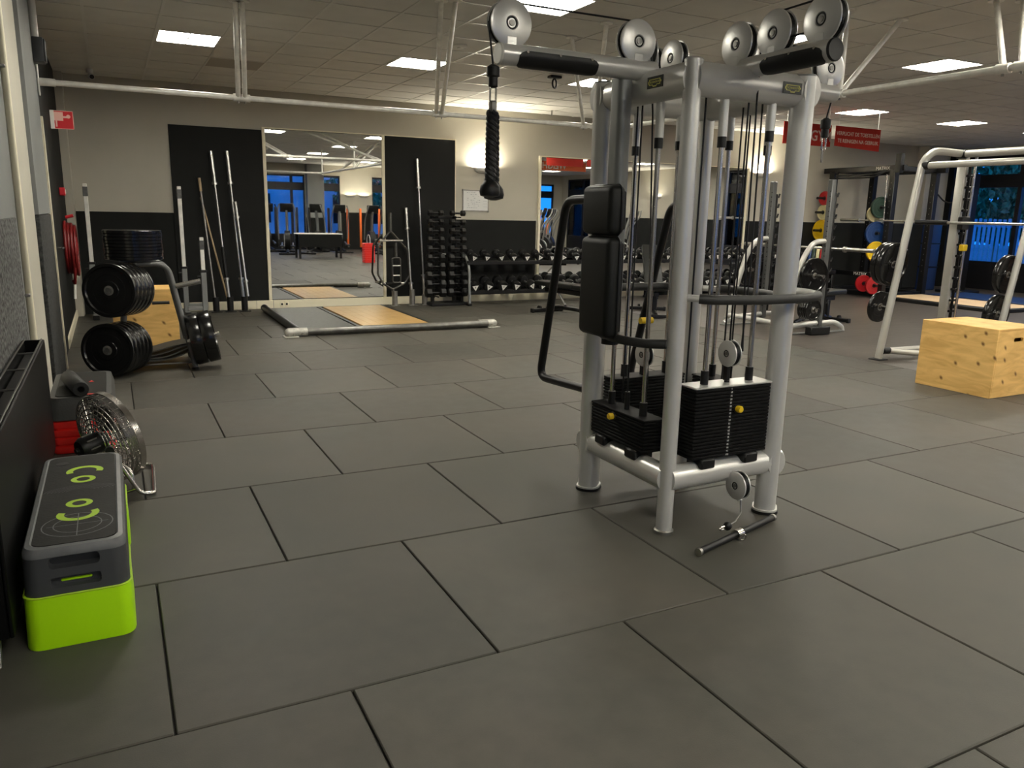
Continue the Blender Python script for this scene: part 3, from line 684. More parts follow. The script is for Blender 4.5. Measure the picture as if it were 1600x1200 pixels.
# grab handles with foam sleeves
def handle(pts, grip0, grip1, r=.0155):
    f_ = fillet(pts, .07, 6); h = P('handle', MB().tube(f_, r, 12), 'silver')
    g = fillet(pts, .07, 6); k = len(g); P('foam_grip', MB().tube(g[int(k*grip0):max(int(k*grip1), int(k*grip0)+2)], r+.006, 12), 'grip', h)
handle([(2.172, 1.575, 1.095), (2.24, 1.505, 1.09), (2.50, 1.475, 1.085), (2.76, 1.475, 1.085), (2.905, 1.505, 1.09), (2.925, 1.60, 1.10), (2.84, 1.655, 1.105)], .05, .75)
handle([(2.112, 1.625, .885), (2.045, 1.70, .88), (2.005, 1.86, .88), (2.02, 2.02, .885), (2.08, 2.16, .89), (2.12, 2.22, .89)], .02, .8)
handle([(2.76, 2.30, 1.06), (2.70, 2.40, 1.06), (2.47, 2.42, 1.06), (2.28, 2.40, 1.06), (2.18, 2.30, 1.06)], .05, .9)
handle([(2.82, 2.24, 1.06), (2.93, 2.16, 1.06), (2.95, 1.95, 1.06), (2.93, 1.78, 1.06), (2.83, 1.68, 1.06)], .05, .9)
# pad station on the left side
P('pad_post', oval_post(2.055, 1.985, .86, 2.04, .05, .036, PI/2), 'steel_grey'); P('post_cap', MB().cyl((2.055, 1.985, .835), (2.055, 1.985, .86), .042), 'black_plastic')  # post's side away from the light is painted in as darker grey
def pad(z0, z1):
    c_ = (1.965, 1.955, (z0+z1)/2); pd_ = P('back_pad', MB().rbox(c_, (.085, .255, z1-z0), .032, 4), 'vinyl_pad')
    P('pad_piping', MB().tube([Vector((1.977, 1.955, (z0+z1)/2))+Vector((0, a, b)) for a, b in rrect(.262, z1-z0+.004, .034, 5)], .0035, 6, closed=True), 'black_plastic', pd_)
    P('pad_backing', MB().rbox((2.014, 1.955, (z0+z1)/2), (.02, .20, z1-z0-.05), .006, 1), 'black_plastic', pd_)
pad(.885, 1.343); pad(1.352, 1.572)
# black bent tubes of the far station
def bent(pts): P('bent_tube', MB().tube(fillet(pts, .08, 7), .0235, 14), 'black_metal')
bent([(2.15, 2.30, 1.52), (2.15, 2.60, 1.515), (2.15, 2.84, .50), (2.15, 2.34, .53)]); bent([(2.79, 2.29, 1.51), (2.79, 2.52, 1.51), (2.79, 2.84, .45), (2.79, 2.30, .50)])
obj('tube_collar', MB().cyl((2.79, 2.285, 1.51), (2.79, 2.33, 1.51), .032), 'silver', tw)

P('adjust_pin', MB().cyl((2.385, 2.2, .905), (2.46, 2.2, .905), .017), 'yellow')
# ---- attachments hanging from or lying by the tower (things of their own)
def snap(mb_parent, p, h=.07):
    p = Vector(p); pts = [p+Vector((x, 0, z)) for x, z in rrect(.026, h, .0125, 5)]
    return obj('snap_hook', MB().tube(pts, .0042, 8, closed=True), 'chrome', mb_parent)
rp = thing('triceps_rope', 'black braided triceps rope hanging from the long left arm', 'rope', (1.393, CY, 1.5))
obj('cable_stop', MB().lathe([(.012, 2.03), (.027, 2.02), (.027, 1.985), (.019, 1.98), (.019, 1.945), (.012, 1.94)], (1.393, CY, 0), (0,0,1), 16), 'black_rubber', rp)
snap(rp, (1.393, CY, 1.915)); obj('rope_clip', MB().rbox((1.393, CY, 1.865), (.03, .028, .05), .006, 1), 'dull_steel', rp); snap(rp, (1.393, CY, 1.85), .04)
for k, (dx, dy) in enumerate(((-.012, -.012), (.016, .018))):
    st = None
    for s in range(3):
        pts = []; N_ = 60; zt_, zb_ = 1.845, 1.565-.01*k
        for i in range(N_+1):
            q = i/N_; z = zt_+(zb_-zt_)*q; a = 2*PI*(q*4.6+s/3); rr = .0125
            pts.append((1.393+dx*(.5+.7*q)+rr*math.cos(a), CY+dy*(.5+.7*q)+rr*math.sin(a), z))
        o_ = obj('rope_strand', MB().tube(pts, .0128, 8), 'rope', rp)
    e_ = (1.393+dx*1.3, CY+dy*1.3, 1.545-.01*k)
    obj('rope_end', MB().lathe([(.014, .035), (.024, .024), (.040, .004), (.044, -.020), (.040, -.036), (.012, -.044)], e_, (0,0,1), 18), 'black_rubber', rp)
cb = thing('cable_bar', 'short straight black pull bar lying on the floor under the low pulley', 'pull bar', (2.41, 1.40, 0))
p0, p1 = Vector((2.114, 1.316, .022)), Vector((2.714, 1.485, .022)); dr = (p1-p0).normalized()
obj('bar', MB().cyl(p0, p1, .0155, n=16), 'black_rubber', cb)
for q, s in ((p0, 1), (p1, -1)): obj('end_cap', MB().cyl(q-dr*s*.004, q+dr*s*.012, .0175, n=16), 'dull_steel', cb)
mc = (p0+p1)/2; obj('swivel_collar', MB().cyl(mc-dr*.022, mc+dr*.022, .024, n=18), 'chrome', cb)
obj('eye_ring', MB().torus(mc+Vector((.0, -.03, -.004)), (.3,.95,.2), .016, .004, 16, 6), 'chrome', cb)
obj('snap_hook', MB().tube([mc+Vector((x*.9-.045, .045+x*.2, .02+z*.4)) for x, z in rrect(.07, .028, .0135, 5)], .0042, 8, closed=True), 'chrome', cb)
obj('cable_ball', MB().sphere(mc+Vector((-.02, .05, .022)), .021), 'black_rubber', cb)
obj('cable_end', MB().tube([(2.51, 1.50, .135), (2.508, 1.49, .08), (2.46, 1.47, .05), mc+Vector((-.02, .05, .022))], .0035, 8), 'dull_steel', cb)
hs = thing('hanging_snap', 'black cable stop with steel snap hook hanging behind the right column', 'cable end', (3.300, CY, 1.72))
obj('cable_stop', MB().lathe([(.010, 1.955), (.026, 1.945), (.026, 1.905), (.019, 1.90), (.019, 1.86), (.010, 1.855)], (3.300, CY, 0), (0,0,1), 16), 'black_rubber', hs)
snap(hs, (3.300, CY, 1.825)); obj('chain_link', MB().tube([Vector((3.295, CY, 1.765))+Vector((x*.6, x*.4, z)) for x, z in rrect(.026, .06, .0125, 5)], .0042, 8, closed=True), 'dull_steel', hs)

# ================================================================== LEFT SIDE
# radiator
rd = thing('radiator', 'long black panel radiator with a grilled top along the near left wall', 'radiator', (-.475, 2.7, 0))
RX0, RX1, RY0, RY1, RZ0, RZ1 = -.53, -.422, 1.56, 3.80, .10, .715
obj('front_panel', MB().rbox((RX1-.006, (RY0+RY1)/2, (RZ0+RZ1)/2), (.012, RY1-RY0, RZ1-RZ0), .004, 1), 'radiator', rd)
obj('back_panel', MB().rbox((RX0+.006, (RY0+RY1)/2, (RZ0+RZ1)/2), (.012, RY1-RY0, RZ1-RZ0), .004, 1), 'radiator', rd)
for y in (RY0+.006, RY1-.006): obj('end_panel', MB().rbox(((RX0+RX1)/2, y, (RZ0+RZ1)/2), (RX1-RX0-.026, .012, RZ1-RZ0), .003, 1), 'radiator', rd)
for x in (RX0+.014, RX1-.014): obj('top_rail', MB().rbox((x, (RY0+RY1)/2, RZ1+.002), (.008, RY1-RY0, .008), .002, 1), 'galv_dark', rd)
cr = None; y = RY0+.03
while y < RY1-.02:
    if cr is None: cr = obj('grille_bar', MB().rbox(((RX0+RX1)/2, y, RZ1-.002), (RX1-RX0-.03, .010, .008), .002, 1), 'galv_dark', rd); y0_ = y
    else: q = bpy.data.objects.new('grille_bar', cr.data); COL.objects.link(q); q.parent = rd; q.location = (0, y-y0_, 0)
    y += .44
obj('convector_fins', MB().b2(RX0+.02, RX1-.02, RY0+.03, RY1-.03, RZ0+.08, RZ1-.06), 'black_plastic', rd)
for y in (RY0+.25, RY1-.25): obj('wall_bracket', MB().b2(XL, RX0, y-.02, y+.02, .2, .6), 'radiator', rd)
obj('pipe_tail', MB().tube(fillet([(-.476, RY0+.05, RZ0+.01), (-.476, RY0+.05, .05), (-.476, RY0+.02, -.005)], .02), .011), 'galv_dark', rd)
hp = thing('heating_pipe', 'thin cream heating pipe running up the wall beside the beige post', 'pipe', (-.52, 4.40, 0))
obj('pipe', MB().cyl((-.52, 4.40, 0), (-.52, 4.40, ZC-.003), .018), 'cream', hp)
for z in (.9, 2.2): obj('clip', MB().rbox((-.528, 4.40, z), (.03, .05, .02), .004, 1), 'dull_steel', hp)
cd_ = thing('conduit', 'short white conduit dropping from the ceiling to a dark box', 'conduit', (-.475, 6.62, 2.75)); obj('pipe', MB().cyl((-.475, 6.62, 2.75), (-.475, 6.62, ZC-.003), .028), 'white', cd_)
sb_ = thing('wall_box', 'dark grey electrical box under the white conduit on the left wall', 'box', (-.46, 6.66, 2.55)); obj('body', MB().rbox((-.46, 6.66, 2.655), (.08, .15, .19), .008, 2), 'deck_grey', sb_); obj('lid', MB().rbox((-.415, 6.66, 2.655), (.012, .13, .17), .004, 1), 'deck_grey', sb_)

# step deck with lime feet
dk = thing('exercise_deck', 'grey and lime-green adjustable exercise deck in front of the radiator', 'step platform', (-.24, 2.19, 0))
def rr_ring(w_, l_, r, z, n=5, yc=2.19, xc=-.2405): return [(xc+x, yc+y, z) for x, y in rrect(w_, l_, r, n)]
for y0, y1 in ((1.632, 2.02), (2.40, 2.748)):
    k = 'base_foot'; yc = (y0+y1)/2; l_ = y1-y0
    obj(k, MB().loft([rr_ring(.322, l_-.004, .045, 0, yc=yc), rr_ring(.326, l_, .045, .008, yc=yc), rr_ring(.318, l_-.008, .045, .185, yc=yc)]), 'lime', dk)
    obj('foot_edge', MB().tube(rr_ring(.319, l_-.006, .045, .184, yc=yc), .003, 6, closed=True), 'lime_print', dk)
body = MB().loft([rr_ring(.312, 1.098, .045, .183), rr_ring(.304, 1.080, .045, .316)])
bo = obj('deck_body', body, 'deck_grey', dk)
ct = MB(); ct.prism(rrect(.148, .040, .014), (-.243, 1.60, .2925), (1,0,0), (0,0,1), -.09); ct.prism(rrect(.148, .036, .010), (-.243, 1.60, .2255), (1,0,0), (0,0,1), -.07)
cto = obj('cutter', ct, 'deck_grey', None); md = bo.modifiers.new('c', 'BOOLEAN'); md.object = cto; md.operation = 'DIFFERENCE'; md.solver = 'EXACT'
cto.location = -Vector(dk.location) + Vector(dk.location)
bpy.context.view_layer.update()
me = bpy.data.meshes.new_from_object(bo.evaluated_get(bpy.context.evaluated_depsgraph_get())); bo.modifiers.clear(); bo.data = me; me.set_sharp_from_angle(angle=math.radians(30)); bpy.data.objects.remove(cto)
obj('slot_bar', MB().rbox((-.243, 1.672, .222), (.092, .012, .010), .003, 1), 'lime', bo)
obj('deck_rim', MB().loft([rr_ring(.306, 1.084, .045, .314), rr_ring(.306, 1.084, .05, .328), rr_ring(.290, 1.066, .05, .343), rr_ring(.262, 1.036, .045, .346), rr_ring(.250, 1.024, .04, .342)]), 'deck_edge', dk)
tp = obj('rubber_top', MB().loft([rr_ring(.252, 1.026, .04, .338), rr_ring(.250, 1.024, .04, .3465)]), 'deck_top', dk)
def flat_arc(mb, x, y, ri, ro, a0, a1, z=.3474, n=28, sx=1, sy=1):
    vs = []; 
    for i in range(n+1):
        a = a0+(a1-a0)*i/n; vs += [(x+ri*math.cos(a)*sx, y+ri*math.sin(a)*sy, z), (x+ro*math.cos(a)*sx, y+ro*math.sin(a)*sy, z)]
    mb.add(vs, [(2*i, 2*i+1, 2*i+3, 2*i+2) for i in range(n)])
for args in ((-.237, 1.945, .044, .069, PI*.86, PI*2.14), (-.236, 2.062, .024, .045, 0, 2*PI), (-.230, 2.355, .024, .045, 0, 2*PI), (-.227, 2.468, .044, .069, -PI*.12, PI*1.12)):
    pr_ = MB(); flat_arc(pr_, *args); obj('lime_letter', pr_, 'lime_print', tp, smooth=False)
for r_ in (.075, .11): gr = MB(); flat_arc(gr, -.235, 1.84, r_-.0018, r_+.0018, 0, 2*PI, .3472); obj('embossed_ring', gr, 'deck_edge', tp, smooth=False)
for a in range(2): obj('embossed_line', MB().box((-.235, 1.84, .3471), (.19 if a % 2 else .003, .003 if a % 2 else .22, .0008)), 'deck_edge', tp, smooth=False)
for k in range(7): gr = MB(); flat_arc(gr, -.235, 2.205, .05+.013*k, .0512+.013*k, .15, PI-.15, .3472, sx=1, sy=.6); obj('embossed_ring', gr, 'deck_edge', tp, smooth=False)
obj('grip_hole', MB().prism(rrect(.05, .05, .024), (-.315, 2.60, .3473), (1,0,0), (0,1,0), .0006), 'black_rubber', tp)

# red step with roller
st = thing('aerobic_step', 'grey-topped aerobic step raised on red plastic risers behind the deck', 'step platform', (-.28, 4.39, 0))
for yc in (4.13, 4.63):
    for k in range(4):
        z = .002+.051*k; w_ = .335-.01*(k % 2)
        obj('riser', MB().loft([rr_ring(w_-.012, .27, .03, z, yc=yc, xc=-.285), rr_ring(w_, .28, .03, z+.012, yc=yc, xc=-.285), rr_ring(w_, .28, .03, z+.040, yc=yc, xc=-.285), rr_ring(w_-.03, .25, .03, z+.050, yc=yc, xc=-.285)]), 'red', st)
pb = obj('platform', MB().loft([rr_ring(.355, .83, .06, .207, yc=4.385, xc=-.285), rr_ring(.355, .83, .06, .275, yc=4.385, xc=-.285), rr_ring(.325, .79, .06, .338, yc=4.385, xc=-.285)]), 'step_grey', st)
obj('tread', MB().loft([rr_ring(.27, .73, .04, .337, yc=4.385, xc=-.285), rr_ring(.265, .725, .04, .3425, yc=4.385, xc=-.285)]), 'deck_top', pb)
obj('red_mark', MB().prism(rrect(.055, .022, .008), (-.225, 4.03, .3425), (1,0,0), (0,1,0), .0015), 'red', pb); obj('red_mark', MB().prism([(-.015,-.025),(.015,-.025),(0,.03)], (-.235, 4.42, .3428), (1,0,0), (0,1,0), .0015), 'red', pb)
a_, b_ = Vector((-.355, 4.36, .389)), Vector((-.278, 3.96, .389)); ax_ = (b_-a_).normalized()
fo = thing('foam_roller', 'black hollow foam roller lying on the grey step', 'roller', (-.31, 4.16, .343)); L_ = (b_-a_).length
obj('sleeve', MB().ring([(.022, 0), (.041, 0), (.045, .006), (.045, L_-.006), (.041, L_), (.022, L_)], a_, ax_, 24), 'rope', fo); obj('core', MB().ring([(.017, .004), (.0225, .004), (.0225, L_-.004), (.017, L_-.004)], a_, ax_, 20), 'black_plastic', fo)

# chrome floor fan
fn = thing('floor_fan', 'chrome wire-cage floor fan between the deck and the red step', 'fan', (-.08, 3.28, 0))
fc = Vector((-.14, 3.30, .262)); fa = Vector((.80, .48, .18)).normalized(); R_ = .232; u_, v_ = frame(fa)
for k, rr in enumerate((.05, .075, .10, .125, .15, .175, .20, .222)):
    obj('cage_ring', MB().torus(fc+fa*(.062-.03*(rr/R_)**2), fa, rr, .003, 36, 6), 'chrome', fn); obj('cage_ring', MB().torus(fc-fa*(.075-.05*(rr/R_)**2), fa, rr, .003, 36, 6), 'chrome', fn)
for k in range(9): obj('drum_ring', MB().torus(fc+fa*(-.03+.0075*k), fa, R_+.002*math.sin(k), .0026, 40, 6), 'chrome', fn)
sp = MB()
for k in range(28):
    t = 2*PI*k/28; dv = u_*math.cos(t)+v_*math.sin(t)
    sp.tube([fc+fa*.062+dv*.03, fc+fa*.055+dv*.12, fc+fa*.03+dv*R_, fc-fa*.028+dv*R_, fc-fa*.055+dv*.12, fc-fa*.076+dv*.03], .0026, 5)
obj('cage_spokes', sp, 'chrome', fn)
obj('drum_band', MB().ring([(R_+.003, .012), (R_+.006, .012), (R_+.006, .042), (R_+.003, .042)], fc, fa, 48), 'chrome', fn)
obj('front_badge', MB().lathe([(.045, .06), (.045, .07), (.03, .074)], fc, fa, 20), 'chrome', fn)
for k in range(3):
    t = 2*PI*k/3+.5; dv = u_*math.cos(t)+v_*math.sin(t); sd = fa.cross(dv)
    mb = MB(); pts = [(.035, -.03, -.02), (.035, .03, .02), (.17, .075, .026), (.175, -.06, -.026)]
    vs = [fc+dv*x+sd*y+fa*z for x, y, z in pts]; mb.add(vs+[p+fa*.002 for p in vs], [(0,1,2,3),(7,6,5,4),(0,4,5,1),(1,5,6,2),(2,6,7,3),(3,7,4,0)]); obj('blade', mb, 'chrome', fn)
obj('motor', MB().lathe([(.03, -.02), (.052, -.05), (.056, -.075), (.056, -.145), (.045, -.165), (.01, -.168)], fc, fa, 22), 'black_plastic', fn)
for k in range(8):
    t = 2*PI*k/8; dv = u_*math.cos(t)+v_*math.sin(t); obj('motor_fin', MB().box(fc-fa*.11+dv*.058, (.006, .006, .05), Matrix((u_, v_, fa)).transposed()), 'dull_steel', fn)
obj('speed_knob', MB().cyl(fc-fa*.166, fc-fa*.185, .014), 'black_plastic', fn)
obj('control_box', MB().rbox(fc-fa*.12-Vector((0, 0, .075)), (.05, .06, .09), .01, 2), 'black_plastic', fn)
for s in (-1, 1):
    sd = Vector((0, s, 0)); p = fc+sd*(R_+.02); obj('pivot_knob', MB().cyl(p-sd*.015, p+sd*.015, .02), 'black_plastic', fn)
obj('stand_tube', MB().tube(fillet([fc+Vector((0, R_+.02, 0)), (-.02, fc.y+R_+.02, .02), (.06, fc.y+R_+.02, .012), (.045, fc.y-R_-.02, .012), (-.02, fc.y-R_-.02, .02), fc-Vector((0, R_+.02, 0))], .05, 6), .0105, 10), 'chrome', fn)
obj('stand_brace', MB().tube(fillet([(-.03, fc.y+R_+.02, .05), (-.155, fc.y+R_, .012), (-.155, fc.y-R_, .012), (-.03, fc.y-R_-.02, .05)], .04, 6), .0095, 10), 'chrome', fn)
obj('carry_handle', MB().tube(fillet([fc+Vector((.02, -.19, -.08)), fc+Vector((.085, -.235, -.12)), fc+Vector((.10, -.25, -.22)), fc+Vector((.03, -.22, -.235))], .03, 6), .010, 10), 'chrome', fn)
obj('power_cord', MB().tube([fc-fa*.15-Vector((0,0,.1)), Vector((-.30, 3.33, .10)), Vector((-.315, 3.42, .01)), Vector((-.33, 3.7, .006))], .0035, 6), 'black_rubber', fn)

# ------------------------------------------------ weight plates, shared builder (disc along +Z, centred)
def plate_proto(name, label, R, th, m, hub='dull_steel', lip=True, spokes=False, group=None):
    t = thing(name, label, 'weight plate', (0,0,0), group=group); h = th/2
    prof = [(.026, -h*.8), (R*.34, -h*.8), (R*.36, -h*.62), (R*.84, -h*.62), (R*.88, -h), (R*.985, -h), (R, -h*.82), (R, h*.82), (R*.985, h), (R*.88, h), (R*.84, h*.62), (R*.36, h*.62), (R*.34, h*.8), (.026, h*.8)]
    bo = obj('disc', MB().ring(prof, (0,0,0), (0,0,1), 40), m, t, world=False)
    obj('hub_ring', MB().ring([(.0255, -h*.86), (.040, -h*.86), (.040, h*.86), (.0255, h*.86)], (0,0,0), (0,0,1), 22), hub, t, world=False)
    for s in (-1, 1): obj('face_line', MB().torus((0,0,s*h*.63), (0,0,1), R*.60, .0016, 36, 6), m, bo, world=False)
    if spokes:
        for k in range(3):
            a = 2*PI*k/3
            for s in (-1, 1): obj('grip_rib', MB().rbox((R*.6*math.cos(a), R*.6*math.sin(a), s*h*.66), (R*.42, .03, h*.4), .006, 1, Matrix.Rotation(a, 3, 'Z')), m, bo, world=False)
    return t
def aim(axis): return Vector(axis).to_track_quat('Z', 'Y').to_euler()
# plate tree
pt_ = thing('plate_tree', 'grey bent-tube plate tree holding stacks of black bumper plates', 'plate rack', (.2, 6.6, 0))
for dy in (0, .34):
    obj('leg_frame', MB().tube(fillet([(-.06, 6.42+dy, .02), (.05, 6.50+dy, .945), (.375, 6.50+dy, .945), (.545, 6.40+dy, .02)], .11, 8), .0235, 14), 'tree_grey', pt_)
for x, y in ((-.06, 6.42), (.545, 6.40)): obj('foot_pad', MB().lathe([(.034, 0), (.034, .012), (.026, .02)], (x, y, 0), (0,0,1), 14), 'black_rubber', pt_); obj('foot_bar', MB().cyl((x, y, .04), (x, y+.34, .04), .020), 'tree_grey', pt_)
obj('tray', MB().rbox((.14, 6.66, .972), (.30, .36, .012), .004, 1), 'tree_grey', pt_); obj('shelf', MB().rbox((.24, 6.60, .055), (.56, .30, .012), .004, 1), 'tree_grey', pt_)
DL = Vector((-.46, -.885, .05)).normalized(); DR = Vector((.965, -.10, .20)).normalized()
LU, LL = Vector((-.108, 6.19, .748)), Vector((-.158, 6.20, .245))
for c_ in (LU, LL): obj('peg', MB().cyl(c_+DL*.004, c_-DL*.46, .0235, n=18), 'chrome', pt_)
PRU, PRL = Vector((.455, 6.46, .755)), Vector((.52, 6.42, .265))
obj('peg', MB().cyl(PRU-DR*.03, PRU+DR*.185, .0235, n=18), 'chrome', pt_); obj('peg', MB().cyl(PRL-DR*.03, PRL+DR*.25, .0235, n=18), 'chrome', pt_); obj('side_peg', MB().cyl((.22, 6.33, .62), (.36, 6.33, .62), .014), 'black_plastic', pt_)
bp = plate_proto('bumper_plate', 'x', .226, .068, 'bumper', group='bumper plates on the plate tree'); used = [False]
def put(proto, flag, loc, ax, label):
    if not flag[0]: flag[0] = True; proto.location = loc; proto.rotation_euler = aim(ax); proto['label'] = label; return proto
    return dup(proto, loc, aim(ax), label)
for c_, nm_ in ((LU, 'upper'), (LL, 'lower')):
    for k in range(5): put(bp, used, c_-DL*(.036+.071*k), DL, 'black bumper plate on the %s left peg of the plate tree, %s from the front' % (nm_, ORD[k]))
th_ = plate_proto('bumper_plate', 'x', .232, .098, 'bumper', group='bumper plates on the plate tree'); u2 = [False]
for k in range(2): put(th_, u2, PRL+DR*(.055+.105*k), DR, 'thick black bumper plate on the lower right peg of the plate tree, %s' % ['inner one', 'outer one'][k])
tn = plate_proto('training_plate', 'x', .238, .0275, 'bumper', group='thin plates stacked on top of the plate tree'); u3 = [False]
for k in range(9): put(tn, u3, (.118+random.uniform(-.004, .004), 6.66+random.uniform(-.004, .004), .993+.0282*k), (0,0,1), 'thin black plate in the flat stack on the plate tree, %s from top' % ORD[8-k])
for k in range(4):
    mb = MB(); n = 10; top = []; z0 = .075+.028*k
    for i in range(n+1):
        q = i/n; x = -.02+.58*q; z = z0+.11*(q**2.2)*(1-.1*k)+.012*math.sin(q*7+k); top.append((x, z))
    mb.loft([[(x, 6.44+.03*k, z) for x, z in top]+[(x, 6.44+.03*k, z-.008) for x, z in reversed(top)], [(x, 6.80-.01*k, z+.01) for x, z in top]+[(x, 6.80-.01*k, z+.002) for x, z in reversed(top)]])
    o_ = obj('rubber_sheet', mb, 'rubber_mat', None, loc=(.25, 6.6, z0)); tag(o_, 'bent black rubber sheet on the plate tree base, %s from the bottom' % ORD[k], 'rubber sheet', 'rubber sheets under the plates')
# plywood box behind
def ply_box(label, x0, x1, y0, y1, h, slot, loc):
    t = thing('plyo_box', label, 'plyo box', loc); w_ = .02
    obj('front_panel', MB().rbox(((x0+x1)/2, y0+w_/2, h/2), (x1-x0, w_, h), .003, 1), 'ply', t); obj('back_panel', MB().rbox(((x0+x1)/2, y1-w_/2, h/2), (x1-x0, w_, h), .003, 1), 'ply', t)
    obj('top_panel', MB().rbox(((x0+x1)/2, (y0+y1)/2, h-w_/2), (x1-x0-.001, y1-y0-2*w_-.001, w_), .002, 1), 'ply', t); obj('bottom_panel', MB().rbox(((x0+x1)/2, (y0+y1)/2, w_/2), (x1-x0-.05, y1-y0-2*w_-.001, w_-.002), .002, 1), 'ply', t)
    for x in (x0+w_/2+.0005, x1-w_/2-.0005): obj('side_panel', MB().rbox((x, (y0+y1)/2, h/2-w_/2), (w_, y1-y0-2*w_-.001, h-w_-.001), .002, 1), 'ply', t)
    return t
ply_box('plywood jump box standing behind the plate tree', -.10, .52, 7.80, 8.32, .60, None, (.2, 8.05, 0))
# adjustable stands near the back wall
def adj_stand(label, x, y, h, zc, yaw):
    t = thing('squat_stand', label, 'barbell stand', (x, y, 0), group='adjustable steel stands')
    obj('base_foot', MB().rbox((x, y, .03), (.07, .46, .05), .008, 1), 'steel_grey', t); obj('cross_foot', MB().rbox((x+.10*yaw, y, .13), (.24, .05, .05), .008, 1), 'steel_grey', t)
    obj('outer_post', MB().rbox((x, y, zc/2+.03), (.066, .066, zc-.02), .006, 1), 'steel_grey', t); obj('inner_post', MB().rbox((x, y, (zc+h)/2), (.05, .05, h-zc+.1), .005, 1), 'galv', t)
    obj('collar', MB().rbox((x, y, zc+.012), (.086, .086, .03), .006, 1), 'black_plastic', t); obj('top_sleeve', MB().rbox((x, y, h-.05), (.058, .058, .12), .005, 1), 'galv_dark', t)
    obj('lock_knob', MB().cyl((x-.035, y-.03, zc-.06), (x-.075, y-.03, zc-.06), .018), 'black_plastic', t)
    for s in (-1, 1): obj('rubber_tip', MB().rbox((x, y+s*.24, .03), (.078, .03, .056), .006, 1), 'black_rubber', t)
adj_stand('tall grey adjustable post stand in front of the black wall board', .80, 10.42, 1.66, .63, 1)
adj_stand('short grey adjustable post stand right of the plate tree', 1.0, 10.0, 1.01, .61, -1)
adj_stand('tall grey adjustable post stand by the left corner behind the plates', -.30, 10.42, 1.66, .70, 1)

# fire hose, call point, sign
hs_ = thing('fire_hose_reel', 'dark red fire hose reel hung on the left wall near the corner', 'fire hose', (-.45, 9.35, .55))
obj('wall_bracket', MB().rbox((-.51, 9.35, 1.0), (.05, .10, .30), .006, 1), 'sign_red', hs_); obj('drum', MB().cyl((-.50, 9.35, .98), (-.41, 9.35, .98), .10), 'sign_red', hs_)
for k in range(4): obj('hose_coil', MB().torus((-.515+.031*k, 9.35, .96-.012*k), (1, 0, 0), .29-.012*(k % 2), .0165, 36, 8), 'red_hose', hs_)
obj('hose_tail', MB().tube(fillet([(-.44, 9.12, .90), (-.45, 9.14, .66), (-.465, 9.22, .54), (-.48, 9.30, .58)], .06), .0165, 8), 'red_hose', hs_)
obj('nozzle', MB().cyl((-.465, 9.22, .55), (-.475, 9.20, .38), .014), 'white', hs_); obj('valve', MB().cyl((-.50, 9.30, 1.30), (-.42, 9.30, 1.32), .018), 'sign_red', hs_)
cp_ = thing('alarm_call_point', 'small red fire alarm box above the hose reel', 'alarm box', (-.51, 9.30, 1.54)); obj('body', MB().rbox((-.505, 9.30, 1.585), (.06, .09, .09), .008, 1), 'sign_red', cp_); obj('glass', MB().rbox((-.473, 9.30, 1.585), (.006, .05, .05), .002, 1), 'white', cp_)
sg = thing('fire_sign', 'square red fire equipment flag sign sticking out of the left wall', 'sign', (-.43, 9.0, 2.235))
obj('panel', MB().rbox((-.42, 9.0, 2.335), (.205, .006, .19), .002, 1), 'sign_red', sg); obj('bracket', MB().b2(XL+.012, -.50, 8.985, 9.015, 2.24, 2.43), 'white', sg)
bd = MB()
for x0, x1, z0, z1 in ((-.522, -.318, 2.424, 2.430), (-.522, -.318, 2.240, 2.246), (-.522, -.516, 2.24, 2.43), (-.324, -.318, 2.24, 2.43)): bd.b2(x0, x1, 8.9955, 8.9965, z0, z1)
obj('border', bd, 'sign_pink', sg, smooth=False)
sy = MB(); sy.prism([(-.505, 2.415), (-.42, 2.415), (-.42, 2.335), (-.375, 2.335) , (-.375, 2.355), (-.40, 2.375), (-.40, 2.33), (-.475, 2.33), (-.475, 2.30), (-.505, 2.30)][::-1], (0, 8.9965, 0), (1,0,0), (0,0,1), .0006) if False else None
sy.b2(-.508, -.415, 8.9955, 8.9966, 2.325, 2.415); sy.b2(-.415, -.375, 8.9955, 8.9966, 2.355, 2.375); sy.b2(-.49, -.475, 8.9955, 8.9966, 2.262, 2.325); sy.cyl((-.365, 8.9966, 2.372), (-.365, 8.9955, 2.372), .020)
obj('symbol', sy, 'sign_pink', sg, smooth=False)

# ================================================================== BACK WALL ZONE
pf = thing('lifting_platform', 'low lifting platform of grey rubber and varnished oak with steel kerbs before the mirror', 'platform', (2.7, 9.2, 0))
obj('rubber_half', MB().rbox((2.21, 9.27, .025), (.70, 2.32, .045), .005, 1), 'rubber_mat', pf)
k = 0
for i in range(7): obj('oak_plank', MB().rbox((2.66+.123*i+.0615, 9.26, .025), (.1225, 2.26, .047), .0012, 1), 'oak', pf)
for x in (2.605, 3.545): obj('edge_strip', MB().rbox((x, 9.26, .024), (.075 if x > 3 else .05, 2.30, .046), .004, 1), 'black_rubber', pf)
obj('back_strip', MB().rbox((2.7, 10.42, .024), (1.75, .05, .046), .004, 1), 'black_rubber', pf)
fb = obj('front_kerb_bar', MB().cyl((1.80, 8.0, .052), (4.20, 7.97, .052), .044, n=20), 'galv_dark', pf)
for x, s in ((1.79, -1), (4.2, 1)):
    bk = obj('kerb_bracket', MB().cyl((x-.11, 8.0, .052), (x+.11, 8.0, .052), .051, n=20), 'bracket', pf)
    obj('kerb_elbow', MB().sphere((x+s*.10, 8.0, .05), .05, 14, 8), 'bracket', bk); obj('kerb_flange', MB().rbox((x+s*.08, 7.99, .006), (.16, .17, .012), .003, 1), 'bracket', bk)
    for d in (-.05, .05): obj('bolt', MB().cyl((x+d, 7.955, .04), (x+d, 7.935, .035), .011, n=8), 'chrome', bk)
